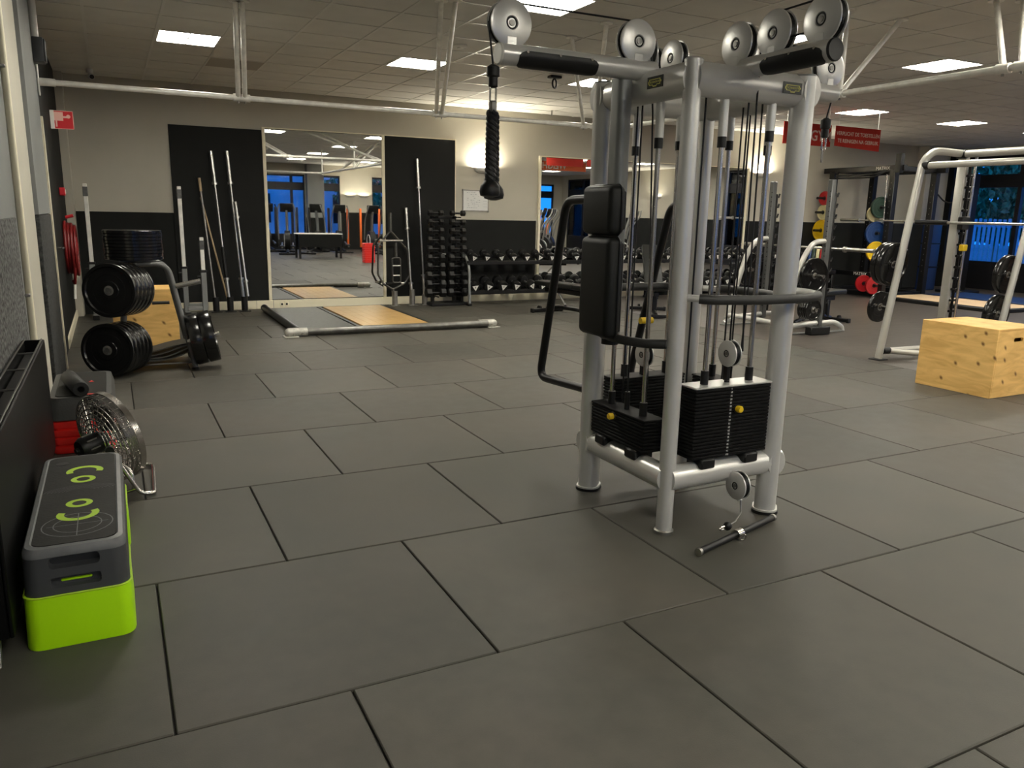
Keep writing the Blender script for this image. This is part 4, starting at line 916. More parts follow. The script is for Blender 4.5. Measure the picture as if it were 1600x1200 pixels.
obj('side_kerb_bar', MB().cyl((1.81, 8.05, .055), (1.83, 10.42, .055), .045, n=20), 'black_metal', pf); obj('kerb_end_cap', MB().cyl((1.83, 10.40, .055), (1.83, 10.45, .055), .05), 'black_metal', pf)

# barbells leaning in floor holders
def barbell(name, label, p0, p1, sl=.42, mid='bar_steel', sleeve='bar_steel', cat='barbell', group='bars stored upright at the back wall', r=.0145, low=True, grip=None, rs=.025):
    p0, p1 = Vector(p0), Vector(p1); d = (p1-p0).normalized(); t = thing(name, label, cat, p0, group=group)
    obj('shaft', MB().cyl(p0+d*.05, p1-d*.05, r, n=14), mid, t)
    for q, s in ((p0, 1), (p1, -1)):
        if s == 1 and not low: continue
        sv = obj('sleeve', MB().cyl(q, q+d*s*sl, rs, n=18), sleeve, t); obj('collar', MB().cyl(q+d*s*sl, q+d*s*(sl+.03), rs*1.5, n=18), sleeve, t); obj('end_cap', MB().cyl(q-d*s*.003, q+d*s*.012, rs*.8, n=14), 'dull_steel', sv)
    if grip: obj('grip', MB().cyl(p0+d*grip[0], p0+d*grip[1], r+.008, n=14), 'black_rubber', t)
    return t
def holder(label, x, y, h=.20, m='black_plastic'):
    t = thing('bar_holder', label, 'bar holder', (x, y, 0), group='floor holders for bars')
    obj('base', MB().rbox((x, y, .006), (.15, .15, .012), .004, 1), m, t); obj('tube', MB().ring([(.036, .0), (.044, .0), (.044, h), (.036, h)], (x, y, .01), (0,0,1), 20), m, t)
holder('black floor tube holding the bar with the black grip', 1.39, 10.60); holder('black floor tube nearest the mirror left of the platform', 1.585, 10.60); holder('black floor tube holding the thin dark stick', 1.20, 10.60)
holder('brown floor tube under the trap bar', 3.83, 10.60, .22, 'dull_steel'); holder('brown floor tube holding the short barbell', 4.115, 10.60, .24, 'dull_steel'); holder('brown floor tube beside the dumbbell tower', 4.325, 10.60, .16, 'dull_steel')
barbell('barbell', 'tall steel barbell with a black lower grip leaning on the black board', (1.385, 10.60, .03), (1.268, 10.79, 2.205), grip=(.45, .88))
barbell('barbell', 'tall steel barbell leaning on the black board nearest the mirror', (1.58, 10.60, .03), (1.478, 10.79, 2.215))
t = barbell('barbell', 'short steel bar tied to the barbell nearest the mirror', (1.625, 10.53, .22), (1.545, 10.71, 1.53), sl=.2, r=.016, rs=.02)
t = thing('training_stick', 'thin dark stick leaning on the black wall board', 'stick', (1.20, 10.60, .03)); obj('rod', MB().cyl((1.20, 10.60, .03), (1.098, 10.79, 1.83), .014), 'dull_steel', t); obj('end_cap', MB().cyl((1.108, 10.775, 1.66), (1.097, 10.792, 1.84), .019), 'tan_stick', t)
t = thing('training_stick', 'thin tan stick slanting behind the black-gripped barbell', 'stick', (1.40, 10.66, 0)); obj('rod', MB().cyl((1.40, 10.70, .01), (1.105, 10.80, 1.58), .0125), 'tan_stick', t); obj('end_cap', MB().cyl((1.403, 10.699, 0), (1.397, 10.701, .03), .015), 'black_rubber', t)
barbell('barbell', 'shorter steel barbell standing right of the trap bar', (4.115, 10.60, .03), (4.085, 10.78, 1.50), sl=.30)
barbell('barbell', 'tall steel barbell standing against the board beside the dumbbell tower', (4.325, 10.60, .03), (4.275, 10.79, 2.245))
tr = thing('trap_bar', 'dark steel hexagonal trap bar standing upright beside the mirror', 'trap bar', (3.83, 10.62, .03))
YH = 10.67
obj('hex_frame', MB().tube(fillet([(3.812, YH+.05, 1.147), (4.078, YH+.02, .855), (4.096, YH, .457), (4.01, YH-.01, .34), (3.81, YH-.03, .253), (3.66, YH-.02, .345), (3.585, YH, .49), (3.605, YH+.02, .93)], .03, 4, True), .016, 10, closed=True), 'dark_steel', tr)
obj('sleeve', MB().cyl((3.812, YH+.05, 1.14), (3.816, YH+.07, 1.42), .025), 'dark_steel', tr); obj('sleeve', MB().cyl((3.81, YH-.03, .26), (3.83, YH-.07, .02), .025), 'dark_steel', tr)
for z, y in ((1.0, YH+.02), (.345, YH-.01)): obj('handle', MB().cyl((3.63, y, z), (4.0, y, z), .015), 'bar_steel', tr); 
obj('handle_grip', MB().cyl((3.70, YH-.01, .345), (3.95, YH-.01, .345), .019), 'black_rubber', tr)
tb_ = thing('triceps_bar', 'small dark frame-shaped triceps bar inside the trap bar', 'barbell', (3.86, 10.60, .3))
obj('sleeve', MB().cyl((3.865, 10.62, .76), (3.868, 10.64, .97), .022), 'dark_steel', tb_); obj('frame', MB().tube(fillet([(3.80, 10.60, .36), (3.80, 10.62, .74), (3.93, 10.62, .74), (3.93, 10.60, .36)], .04, 5, True), .013, 10, closed=True), 'dark_steel', tb_)
for z in (.47, .62): obj('handle', MB().cyl((3.80, 10.61, z), (3.93, 10.61, z), .012), 'bar_steel', tb_)

# dumbbell tower: rows of hex dumbbells on two black posts
def hex_db(L_, R_, label):
    t = thing('hex_dumbbell', label, 'dumbbell', (0,0,0), group='hex dumbbells on the tower'); hl = L_*.30
    obj('handle', MB().tube([(-L_/2+hl*.9, 0, 0), (-.02, 0, 0), (.02, 0, 0), (L_/2-hl*.9, 0, 0)], [.014, .0165, .0165, .014], 10), 'black_metal', t, world=False)
    for s in (-1, 1): obj('head', MB().lathe([(R_*.7, s*(L_/2-hl)), (R_, s*(L_/2-hl+.015)), (R_, s*(L_/2-.015)), (R_*.72, s*L_/2)], (0,0,0), (1,0,0), 6), 'black_rubber', t, world=False, ang=20)
    return t
twr = thing('dumbbell_tower', 'black double-column dumbbell tower stand beside the long rack', 'dumbbell rack', (4.64, 10.5, 0))
ROWS = 10
for x in (4.455, 4.825):
    obj('post', MB().rbox((x, 10.60, .70), (.05, .06, 1.36), .006, 1), 'black_metal', twr)
    for k in range(ROWS):
        z = .155+.137*k
        for s in (-1, 1): obj('saddle', MB().rbox((x+s*.035, 10.50, z-.018), (.016, .17, .02), .003, 1), 'black_metal', twr)
obj('base', MB().rbox((4.64, 10.50, .025), (.60, .34, .045), .008, 1), 'black_metal', twr); obj('top_bar', MB().rbox((4.64, 10.60, 1.37), (.43, .05, .04), .006, 1), 'black_metal', twr); obj('maker_mark', MB().prism(rrect(.07, .022, .008), (4.64, 10.568, .80), (1,0,0), (0,0,1), -.004), 'logo_white', twr)
obj('mark_plate', MB().rbox((4.64, 10.60, .80), (.38, .05, .05), .006, 1), 'black_metal', twr)
for c_, x in enumerate((4.455, 4.825)):
    for k in range(ROWS):
        q = hex_db(.34-.010*k, .076-.0030*k, 'black hex dumbbell in the %s column of the tower, %s row from the top' % (['left', 'right'][c_], ORD[ROWS-1-k]))
        q.location = (x, 10.46, .155+.137*k+.045)

# long two-tier dumbbell rack
lr = thing('dumbbell_rack', 'long low two-tier black dumbbell rack along the mirror wall', 'dumbbell rack', (8.6, 10.42, 0))
RX = (4.93, 12.35)
for z0, z1 in ((.68, .755), (.215, .29)):
    obj('shelf_rail', MB().rbox((sum(RX)/2, 10.32, z0), (RX[1]-RX[0], .035, .05), .006, 1), 'black_metal', lr); obj('shelf_rail', MB().rbox((sum(RX)/2, 10.52, z1), (RX[1]-RX[0], .035, .05), .006, 1), 'black_metal', lr)
    obj('shelf_lip', MB().rbox((sum(RX)/2, 10.285, z0-.012), (RX[1]-RX[0], .012, .05), .004, 1), 'black_metal', lr)
for x in (4.95, 8.6, 12.3): obj('end_frame', MB().tube(fillet([(x, 10.62, .84), (x, 10.40, .76), (x+.0, 10.28, .60), (x, 10.25, .02)], .12, 7), .022, 10), 'steel_grey', lr); obj('frame_foot', MB().rbox((x, 10.42, .02), (.06, .40, .04), .008, 1), 'black_metal', lr); obj('back_post', MB().rbox((x, 10.58, .42), (.05, .05, .82), .006, 1), 'black_metal', lr)
def round_db(L_, R_, group):
    t = thing('round_dumbbell', 'x', 'dumbbell', (0,0,0), group=group); hl = L_*.31
    obj('handle', MB().cyl((0, -L_/2+hl*.9, 0), (0, L_/2-hl*.9, 0), .016, n=12), 'bar_steel', t, world=False)
    for s in (-1, 1):
        hd_ = obj('head', MB().lathe([(R_*.6, s*(L_/2-hl)), (R_*.96, s*(L_/2-hl+.01)), (R_, s*(L_/2-hl+.03)), (R_, s*(L_/2-.025)), (R_*.9, s*(L_/2-.004)), (R_*.4, s*L_/2)], (0,0,0), (0,1,0), 18), 'black_rubber', t, world=False)
        if s < 0:
            lg = MB(); y_ = s*(L_/2+.0025)
            tri = [(R_*.72*math.sin(a), R_*.72*math.cos(a)) for a in (PI, PI+2*PI/3, PI+4*PI/3)]
            lg.prism([(x, z) for x, z in tri], (0, y_+.002, 0), (1,0,0), (0,0,1), .003); obj('logo_cap', lg, 'logo_white', hd_, world=False, smooth=False)
            obj('logo_notch', MB().prism([(-R_*.10, -R_*.1), (R_*.10, -R_*.1), (0, R_*.32)], (0, y_-.001, 0), (1,0,0), (0,0,1), .0015), 'black_rubber', hd_, world=False, smooth=False)
        else: obj('cap_screw', MB().cyl((0, L_/2, 0), (0, L_/2+.004, 0), .012, n=10), 'chrome', hd_, world=False)
    return t
for tier, (z, R_, L_, dx, x0) in enumerate(((.785, .066, .27, .237, 5.05), (.335, .083, .33, .246, 5.07))):
    pr0 = None; k = 0; x = x0
    while x < 12.2:
        lab = 'black round dumbbell on the %s tier of the long rack, %s from left' % (['upper', 'lower'][tier], ORD[k])
        rot = (math.radians(18), random.uniform(-.5, .5), math.radians(random.uniform(-9, 6)))
        if pr0 is None: pr0 = round_db(L_, R_, 'dumbbells on the long rack'); pr0.location = (x, 10.42, z); pr0.rotation_euler = rot; pr0['label'] = lab
        else: dup(pr0, (x, 10.42, z), rot, lab)
        x += dx; k += 1

# whiteboard
wbd = thing('whiteboard', 'small framed whiteboard with faint handwriting under the wall light', 'whiteboard', (5.30, YB, 1.475))
obj('board', MB().b2(5.08, 5.52, YB-.014, YB-.002, 1.48, 1.80), 'whiteboard', wbd, smooth=False)
for a in ((5.07, 5.53, 1.795, 1.81), (5.07, 5.53, 1.47, 1.485), (5.07, 5.083, 1.47, 1.81), (5.517, 5.53, 1.47, 1.81)): obj('frame', MB().b2(a[0], a[1], YB-.02, YB-.001, a[2], a[3]), 'dull_steel', wbd, smooth=False)
for x in (5.075, 5.525):
    for z in (1.476, 1.804): obj('corner', MB().rbox((x, YB-.012, z), (.028, .024, .028), .005, 1), 'dull_steel', wbd)
sc = MB(); rnd = random.Random(3)
for i in range(9):
    z = 1.765-.03*i; x = 5.13+rnd.uniform(0, .05)
    while x < 5.36:
        l_ = rnd.uniform(.01, .035)
        if rnd.random() < .62: sc.b2(x, x+l_, YB-.0150, YB-.0142, z-.002, z+.002+rnd.uniform(0, .005))
        x += l_+.012
for i in range(6): sc.b2(5.43, 5.50, YB-.0150, YB-.0142, 1.77-.045*i, 1.773-.045*i)
obj('handwriting', sc, 'ink', wbd, smooth=False)['kind'] = 'stuff'

# benches
def bench(label, o, rz, incline=0.0, group='black training benches'):
    t = thing('training_bench', label, 'bench', o, rz, group)
    obj('seat_pad', MB().rbox((0, -.36, .43), (.27, .38, .07), .02, 3), 'vinyl_pad', t, world=False)
    c, s = math.cos(incline), math.sin(incline); R = Matrix.Rotation(incline, 3, 'X')
    obj('back_pad', MB().rbox(Vector((0, -.15, .43))+R @ Vector((0, .42, 0)), (.27, .84, .07), .02, 3, R), 'vinyl_pad', t, world=False)
    obj('spine', MB().rbox((0, .05, .34), (.07, 1.0, .07), .008, 1), 'black_metal', t, world=False); obj('centre_post', MB().rbox((0, -.28, .20), (.07, .08, .28), .008, 1), 'black_metal', t, world=False)
    obj('base_beam', MB().tube(fillet([(0, -.50, .05), (0, -.2, .10), (0, .25, .10), (0, .52, .05)], .1, 5), .03, 8), 'black_metal', t, world=False)
    obj('rear_post', MB().rbox((0, .40, .20), (.06, .07, .28), .008, 1), 'black_metal', t, world=False)
    obj('back_strut', MB().cyl((0, .1, .14), Vector((0, -.15, .43))+R @ Vector((0, .5, -.03)), .018), 'dull_steel', t, world=False)
    for y, w_ in ((-.50, .42), (.52, .56)):
        ft = obj('foot', MB().rbox((0, y, .035), (w_, .06, .05), .008, 1), 'black_metal', t, world=False)
        for s_ in (-1, 1): obj('foot_tip', MB().rbox((s_*w_/2, y, .032), (.04, .07, .064), .006, 1), 'black_rubber', ft, world=False)
    for s_ in (-1, 1): obj('wheel', MB().cyl((s_*.10, .56, .05), (s_*.13, .56, .05), .045), 'black_rubber', t, world=False)
    return t
bench('flat black training bench left of the cable tower pads', (5.88, 8.72, 0), .18)
bench('inclined black training bench seen through the cable tower rods', (7.15, 8.45, 0), -.5, .75)

# ================================================================== RIGHT SIDE
pb2 = thing('plyo_box', 'large knotty plywood jump box on the right with an oval hand hole', 'plyo box', (6.74, 3.12, 0))
BX0, BX1, BY0, BY1, BH, W_ = 6.43, 7.06, 2.775, 3.47, .585, .018
def side(name, c, d): return obj(name, MB().rbox(c, d, .003, 1), 'ply', pb2)
side('panel', (BX0+W_/2, (BY0+BY1)/2, BH/2), (W_, BY1-BY0, BH)); side('panel', (BX1-W_/2, (BY0+BY1)/2, BH/2), (W_, BY1-BY0, BH))
fp = side('panel', ((BX0+BX1)/2, BY0+W_/2, BH/2-.009), (BX1-BX0-2*W_-.001, W_, BH-.019)); side('panel', ((BX0+BX1)/2, BY1-W_/2, BH/2-.009), (BX1-BX0-2*W_-.001, W_, BH-.019))
side('top_panel', ((BX0+BX1)/2, (BY0+BY1)/2, BH-W_/2), (BX1-BX0-2*W_-.001, BY1-BY0, W_)); side('bottom_panel', ((BX0+BX1)/2, (BY0+BY1)/2, W_/2), (BX1-BX0-2*W_-.001, BY1-BY0-2*W_-.002, W_))
cto = obj('cutter', MB().prism(rrect(.125, .036, .017), (6.715, BY0-.05, .487), (1,0,0), (0,0,1), -.15), 'ply', None); md = fp.modifiers.new('c', 'BOOLEAN'); md.object = cto; md.operation = 'DIFFERENCE'; md.solver = 'EXACT'
bpy.context.view_layer.update(); me = bpy.data.meshes.new_from_object(fp.evaluated_get(bpy.context.evaluated_depsgraph_get())); fp.modifiers.clear(); fp.data = me; me.polygons.foreach_set('use_smooth', [False]*len(me.polygons)); bpy.data.objects.remove(cto)

# Smith machine: side frame in the plane Y=4.44, guides and cross tubes towards -Y
sm = thing('smith_machine', 'pale grey tubular smith machine frame behind the plyo box', 'smith machine', (7.6, 3.5, 0))
YS = (4.44, 2.36); TR = .038
for y in YS:
    lg = obj('front_leg', MB().tube(fillet([(7.15, y, .012), (7.47, y, 2.06), (7.62, y, 2.165), (8.09, y, 2.16)], .20, 9), TR, 18), 'champagne', sm)
    obj('foot_plate', MB().rbox((7.15, y, .006), (.14, .14, .012), .004, 1), 'black_rubber', lg)
    obj('base_tube', MB().tube(fillet([(7.26, y, .09), (8.3, y, .075), (9.2, y, .075)], .1, 5), .032, 14), 'champagne', sm); obj('end_sleeve', MB().cyl((7.20, y, .092), (7.30, y, .09), .037), 'black_plastic', sm)
    obj('rear_leg', MB().tube([(9.16, y, .012), (9.42, y, 1.40), (9.50, y, 1.78)], TR, 16), 'champagne', sm)
    gu = obj('guide_upright', MB().rbox((8.12, y, 1.08), (.065, .095, 2.12), .012, 2), 'champagne', sm)
    obj('guide_rod', MB().cyl((8.17, y-.105, .08), (8.17, y-.105, 2.12), .015, n=14), 'chrome', sm)
    ck = MB(); ck.b2(8.15, 8.165, y-.075, y-.05, .12, 2.1); obj('catch_strip', ck, 'black_metal', gu, smooth=False)
    cc = None
    for k in range(15):
        z = .25+.12*k
        if cc is None: cc = obj('catch_peg', MB().cyl((8.12, y-.06, z), (8.22, y-.06, z), .014, n=10), 'black_metal', gu)
        else: q = bpy.data.objects.new('catch_peg', cc.data); COL.objects.link(q); q.parent = gu; q.location = (0, 0, .12*k)
    obj('safety_stop', MB().rbox((8.16, y-.10, 1.18), (.07, .06, .07), .008, 1), 'yellow', sm)
    obj('top_joint', MB().cyl((8.08, y-.05, 2.155), (8.08, y+.05, 2.155), .045), 'black_plastic', sm); obj('tube_joint', MB().cyl((7.475, y-.075, 2.01), (7.475, y-.01, 2.01), .044), 'black_plastic', sm)
    s = 1 if y > 4 else -1
    for (px, pz), L_ in (((7.31, 1.0), .26), ((7.24, .545), .22), ((9.32, .86), .24), ((9.24, .40), .24)): obj('storage_horn', MB().cyl((px, y, pz), (px, y+s*L_, pz+.015), .0235), 'chrome', sm)
obj('cross_tube', MB().cyl((8.08, YS[1], 2.155), (8.08, YS[0], 2.155), TR, n=18), 'champagne', sm); obj('cross_tube', MB().cyl((7.475, YS[1]+.07, 2.01), (7.475, YS[0]-.07, 2.01), .033, n=18), 'champagne', sm)
obj('rear_cross_tube', MB().cyl((9.495, YS[1], 1.75), (9.495, YS[0], 1.75), TR, n=16), 'champagne', sm)
obj('base_cross_tube', MB().tube(fillet([(7.30, YS[0], .085), (7.62, YS[0]-.35, .08), (7.62, YS[1]+.35, .08), (7.30, YS[1], .085)], .12, 5), .030, 14), 'champagne', sm)
br = obj('smith_bar', MB().cyl((8.02, YS[1]-.42, 1.44), (8.02, YS[0]+.42, 1.44), .0145, n=14), 'bar_steel', sm)
for y, s in ((YS[0], 1), (YS[1], -1)): obj('bar_sleeve', MB().cyl((8.02, y+s*.02, 1.44), (8.02, y+s*.40, 1.44), .025), 'black_metal', br); obj('bar_carriage', MB().rbox((8.10, y-.105 if s > 0 else y+.105, 1.44), (.13, .06, .14), .01, 1), 'black_metal', br)
big = plate_proto('smith_plate', 'x', .226, .058, 'bumper', spokes=True, group='plates stored on the smith machine'); ub = [False]
SM = ((7.31, 4.535, 1.0, 'big black plate on the upper horn of the smith machine front leg, inner one'), (7.31, 4.60, 1.003, 'big black plate on the upper horn of the smith machine front leg, outer one'),
      (9.32, 4.535, .862, 'black plate on the upper horn of the smith machine rear leg'), (9.24, 4.54, .40, 'black plate on the lower horn of the smith machine rear leg'))
for x, y, z, lab in SM: put(big, ub, (x, y, z), (0, 1, .06), lab)
sml = plate_proto('smith_plate', 'x', .165, .036, 'bumper', spokes=True, group='plates stored on the smith machine'); ub = [False]
put(sml, ub, (7.235, 4.57, .548), (0, 1, .06), 'smaller black plate on the low horn of the smith machine front leg')

# half rack with bar along Y
hr = thing('half_rack', 'grey half squat rack with drilled uprights behind the cable tower', 'squat rack', (8.1, 6.65, 0))
for y in (6.15, 7.15):
    up = obj('upright', MB().rbox((8.12, y, 1.01), (.075, .075, 1.87), .008, 1), 'tree_grey', hr)
    hl = MB()
    for k in range(26): hl.cyl((8.0815, y-.02, .25+.062*k), (8.0805, y-.02, .25+.062*k), .009, n=8)
    obj('adjustment_holes', hl, 'black_plastic', up)
    tr_ = obj('hook_track', MB().rbox((8.175, y, .98), (.03, .07, 1.6), .004, 1), 'black_metal', up)
    hk = None
    for k in range(11):
        z = .40+.135*k
        if hk is None: hk = obj('bar_catch', MB().tube([(8.18, y, z), (8.235, y, z-.01), (8.25, y, z+.035)], .013, 8), 'black_metal', tr_)
        else: q = bpy.data.objects.new('bar_catch', hk.data); COL.objects.link(q); q.parent = tr_; q.location = (0, 0, .135*k)
    obj('foot_tube', MB().tube(fillet([(7.42, y, .03), (7.55, y, .10), (8.1, y, .13), (8.42, y, .13), (8.56, y, .06), (8.58, y, .005)], .09, 6), .032, 14), 'silver', hr); obj('floor_runner', MB().rbox((7.98, y, .008), (1.2, .07, .016), .004, 1), 'steel_grey', hr)
    obj('rear_brace', MB().tube(fillet([(8.10, y, 1.18), (7.90, y, 1.17), (7.74, y, .98), (7.46, y, .10)], .14, 7), .034, 14), 'champagne', hr)
    s = -1 if y < 6.5 else 1
    for px, pz in ((7.87, .75), (7.80, .33)): obj('storage_horn', MB().cyl((px, y, pz), (px, y+s*.24, pz), .0235), 'chrome', hr)
for z in (.14,): obj('rear_cross_tube', MB().cyl((7.48, 6.15, z), (7.48, 7.15, z), .03), 'silver', hr)
obj('low_cross_tube', MB().rbox((8.02, 6.65, .40), (.06, .94, .08), .006, 1), 'silver', hr)
rb_ = plate_proto('rack_plate', 'x', .225, .05, 'bumper', spokes=True, group='plates stored on the half rack'); ub = [False]
for x, y, z, lab in ((7.87, 6.075, .75, 'big black plate on the near upper horn of the half rack'), (7.87, 7.225, .75, 'big black plate on the far upper horn of the half rack')): put(rb_, ub, (x, y, z), (0, -1 if y < 6.5 else 1, 0), lab)
rs_ = plate_proto('rack_plate', 'x', .135, .035, 'bumper', spokes=True, group='plates stored on the half rack'); ub = [False]
for k in range(4): put(rs_, ub, (7.80, 6.085-.038*k, .33), (0, -1, 0), 'small black plate on the near lower horn of the half rack, %s from the frame' % ORD[k])
barbell('barbell', 'long steel barbell resting in the half rack catches', (8.245, 5.52, 1.085), (8.245, 7.74, 1.085), group='barbells on racks')
bench('flat black bench parked in front of the half rack', (8.78, 6.85, 0), -PI/2+.25)
blk = thing('weight_box', 'small black box lying under the half rack foot', 'box', (7.98, 6.03, 0)); obj('body', MB().rbox((7.98, 6.02, .055), (.34, .11, .10), .008, 1), 'black_plastic', blk); obj('strap', MB().rbox((7.98, 6.02, .108), (.06, .112, .006), .002, 1), 'black_metal', blk)

# deep background: black power rack with coloured plates, platform, cabinet
mx_ = thing('power_rack', 'tall black power rack with coloured plates against the far back wall', 'squat rack', (13.6, 9.9, 0))
for x in (13.08, 14.25):
    for y in (9.15, 10.55): 
        ps = obj('post', MB().rbox((x, y, 1.22), (.12, .12, 2.36), .006, 1), 'black_metal', mx_)
        hl = MB()
        for k in range(16): hl.cyl((x-.0605, y, .5+.11*k), (x-.0625, y, .5+.11*k), .008, n=8)
        obj('post_holes', hl, 'dull_steel', ps)
    obj('top_beam', MB().rbox((x, 9.85, 2.42), (.09, 1.85, .10), .006, 1), 'black_metal', mx_); obj('base_beam', MB().rbox((x, 9.85, .06), (.09, 1.5, .09), .006, 1), 'black_metal', mx_)
for y in (9.15, 10.55): obj('side_beam', MB().rbox((13.66, y, 2.42), (1.1, .08, .09), .006, 1), 'black_metal', mx_); obj('side_low_beam', MB().rbox((13.66, y, .06), (1.1, .08, .09), .006, 1), 'black_metal', mx_)
for d in (-.12, .12): obj('pull_up_bar', MB().tube(fillet([(13.04, 9.3, 2.38), (12.86, 9.4, 2.28+d*.2), (12.86, 10.3, 2.28+d*.2), (13.04, 10.4, 2.38)], .08, 5), .017, 10), 'black_metal', mx_)
obj('upright_head', MB().rbox((13.02, 9.02, 2.50), (.10, .12, .34), .006, 1), 'black_metal', mx_); obj('front_strut', MB().rbox((13.3, 10.72, 1.2), (.07, .05, 2.3), .006, 1), 'black_metal', mx_)
obj('name_lettering', MB().text('MATRIX', .085, (13.032, 9.38, 2.42), (0,-1,0), (0,0,1), .001), 'logo_white', mx_, smooth=False)
lb = obj('low_front_beam', MB().rbox((13.05, 9.85, .43), (.05, 1.4, .09), .006, 1), 'black_metal', mx_); obj('beam_lettering', MB().text('MATRIX', .085, (13.023, 9.62, .43), (0,-1,0), (0,0,1), .001), 'logo_white', lb, smooth=False)
obj('guide_rod', MB().cyl((13.02, 9.22, 1.4), (13.02, 9.26, 2.30), .013), 'chrome', mx_)
PG = [(13.0, 10.62, 1.88, .14, 'plate_red', 'small red plate on the top left peg of the black power rack'), (13.0, 10.62, 1.60, .15, 'plate_cream', 'small cream plate on the left peg of the power rack under the red one'), (13.0, 10.63, 1.24, .215, 'plate_yellow', 'yellow bumper plate on the left peg of the power rack'),
      (13.0, 9.42, 1.70, .20, 'plate_green', 'shade-darkened green plate on an upper peg of the power rack'), (12.97, 9.52, 1.58, .15, 'plate_cream', 'small cream plate overlapping the green one on the power rack'), (13.0, 9.46, 1.22, .22, 'plate_blue', 'blue bumper plate on a middle peg of the power rack'),
      (13.0, 9.42, .88, .19, 'plate_yellow', 'yellow plate low on the power rack below the blue one'), (12.98, 9.60, .26, .16, 'plate_red', 'red plate at the foot of the power rack, left one'), (12.98, 9.36, .24, .17, 'plate_red', 'red plate at the foot of the power rack, right one')]
for x, y, z, R_, m_, lab in PG:
    q = plate_proto('colour_plate', lab, R_, .05, m_, hub='black_plastic', group='coloured plates on the power rack'); far = y > 10; dv = Vector((-1, 0, 0)) if far else Vector((-.30, -.954, 0)); q.location = Vector((x-.03, y if far else y-.14, z)); q.rotation_euler = aim(dv)
    p_ = Vector(q.location); obj('plate_peg', MB().cyl(p_-dv*.12, p_+dv*(.22 if far else .10), .024), 'black_metal', mx_)
for k, (m_, c_) in enumerate((('plate_blue', 'blue'), ('plate_green', 'green'), ('plate_cream', 'cream'), ('plate_red', 'red'))):
    q = plate_proto('colour_plate', 'upright %s bumper plate in the floor row behind the half rack' % c_, .225, .055, m_, hub='dull_steel', group='bumper plates in the far toaster rack'); q.location = (12.0+.042*k, 9.95-.056*k, .73); q.rotation_euler = aim((.6, -.8, 0))
tr2 = thing('toaster_rack', 'low black rack carrying a row of coloured bumper plates', 'plate rack', (12.1, 9.8, 0)); obj('frame', MB().rbox((12.1, 9.8, .47), (.60, .30, .08), .01, 1), 'black_metal', tr2)
for s in (-1, 1): obj('leg', MB().rbox((12.1+s*.25, 9.8, .22), (.06, .26, .43), .008, 1), 'black_metal', tr2)
barbell('barbell', 'steel barbell racked across the black power rack', (12.95, 7.95, 1.46), (12.95, 10.15, 1.46), group='barbells on racks')
pl2 = thing('lifting_platform', 'black-edged lifting platform with a pale wood centre before the far windows', 'platform', (14.2, 7.9, 0))
obj('border', MB().rbox((14.2, 7.9, .03), (2.7, 2.4, .06), .008, 1), 'black_rubber', pl2)
for k in range(9): obj('wood_plank', MB().rbox((12.98+.115*k+.12, 7.9, .058), (.113, 2.2, .012), .002, 1), 'pale_wood', pl2)
obj('blue_mat', MB().rbox((14.85, 7.9, .062), (1.2, 2.2, .014), .004, 1), 'blue_mat', pl2)
cb2 = thing('storage_cabinet', 'black storage cabinet against the far back wall beside the power rack', 'cabinet', (15.1, 10.5, 0))
obj('carcass', MB().rbox((15.1, 10.53, .71), (.95, .55, 1.40), .01, 1), 'black_plastic', cb2)
for s in (-1, 1): dr_ = obj('door', MB().rbox((15.1+s*.235, 10.245, .72), (.455, .02, 1.34), .006, 1), 'black_board', cb2); obj('handle', MB().rbox((15.1+s*.04, 10.228, .80), (.015, .015, .16), .004, 1), 'white', dr_)
bm_ = thing('crash_mat', 'folded gym mat, blue window light in its colour, beside the black cabinet', 'gym mat', (15.85, 10.4, 0)); obj('mat', MB().rbox((15.80, 10.42, .74), (.36, .70, 1.48), .03, 3), 'blue_mat', bm_); obj('mark', MB().rbox((15.615, 10.30, 1.0), (.006, .03, .16), .002, 1), 'logo_white', bm_)  # blue cast of the window light is put into the mat colour
for z in (.5, 1.0): obj('strap', MB().rbox((15.80, 10.42, z), (.368, .708, .03), .004, 1), 'black_metal', bm_)
tw2 = thing('pulley_column', 'tall black cable column with white marks near the far windows', 'cable machine', (15.9, 9.5, 0))
obj('column', MB().rbox((15.9, 9.5, 1.22), (.24, .20, 2.44), .01, 1), 'black_metal', tw2); obj('base', MB().rbox((15.9, 9.5, .03), (.6, .6, .06), .01, 1), 'black_metal', tw2)
for k, z in enumerate((2.28, 2.08, 1.74, 1.35)): obj('position_mark', MB().rbox((15.778, 9.5+.02*(-1)**k, z), (.006, .07, .028), .002, 1), 'logo_white', tw2)
obj('bent_arm', MB().tube(fillet([(15.9, 9.6, 1.85), (15.7, 9.9, 1.86), (15.6, 10.1, 2.1)], .1, 6), .016, 10), 'black_metal', tw2)

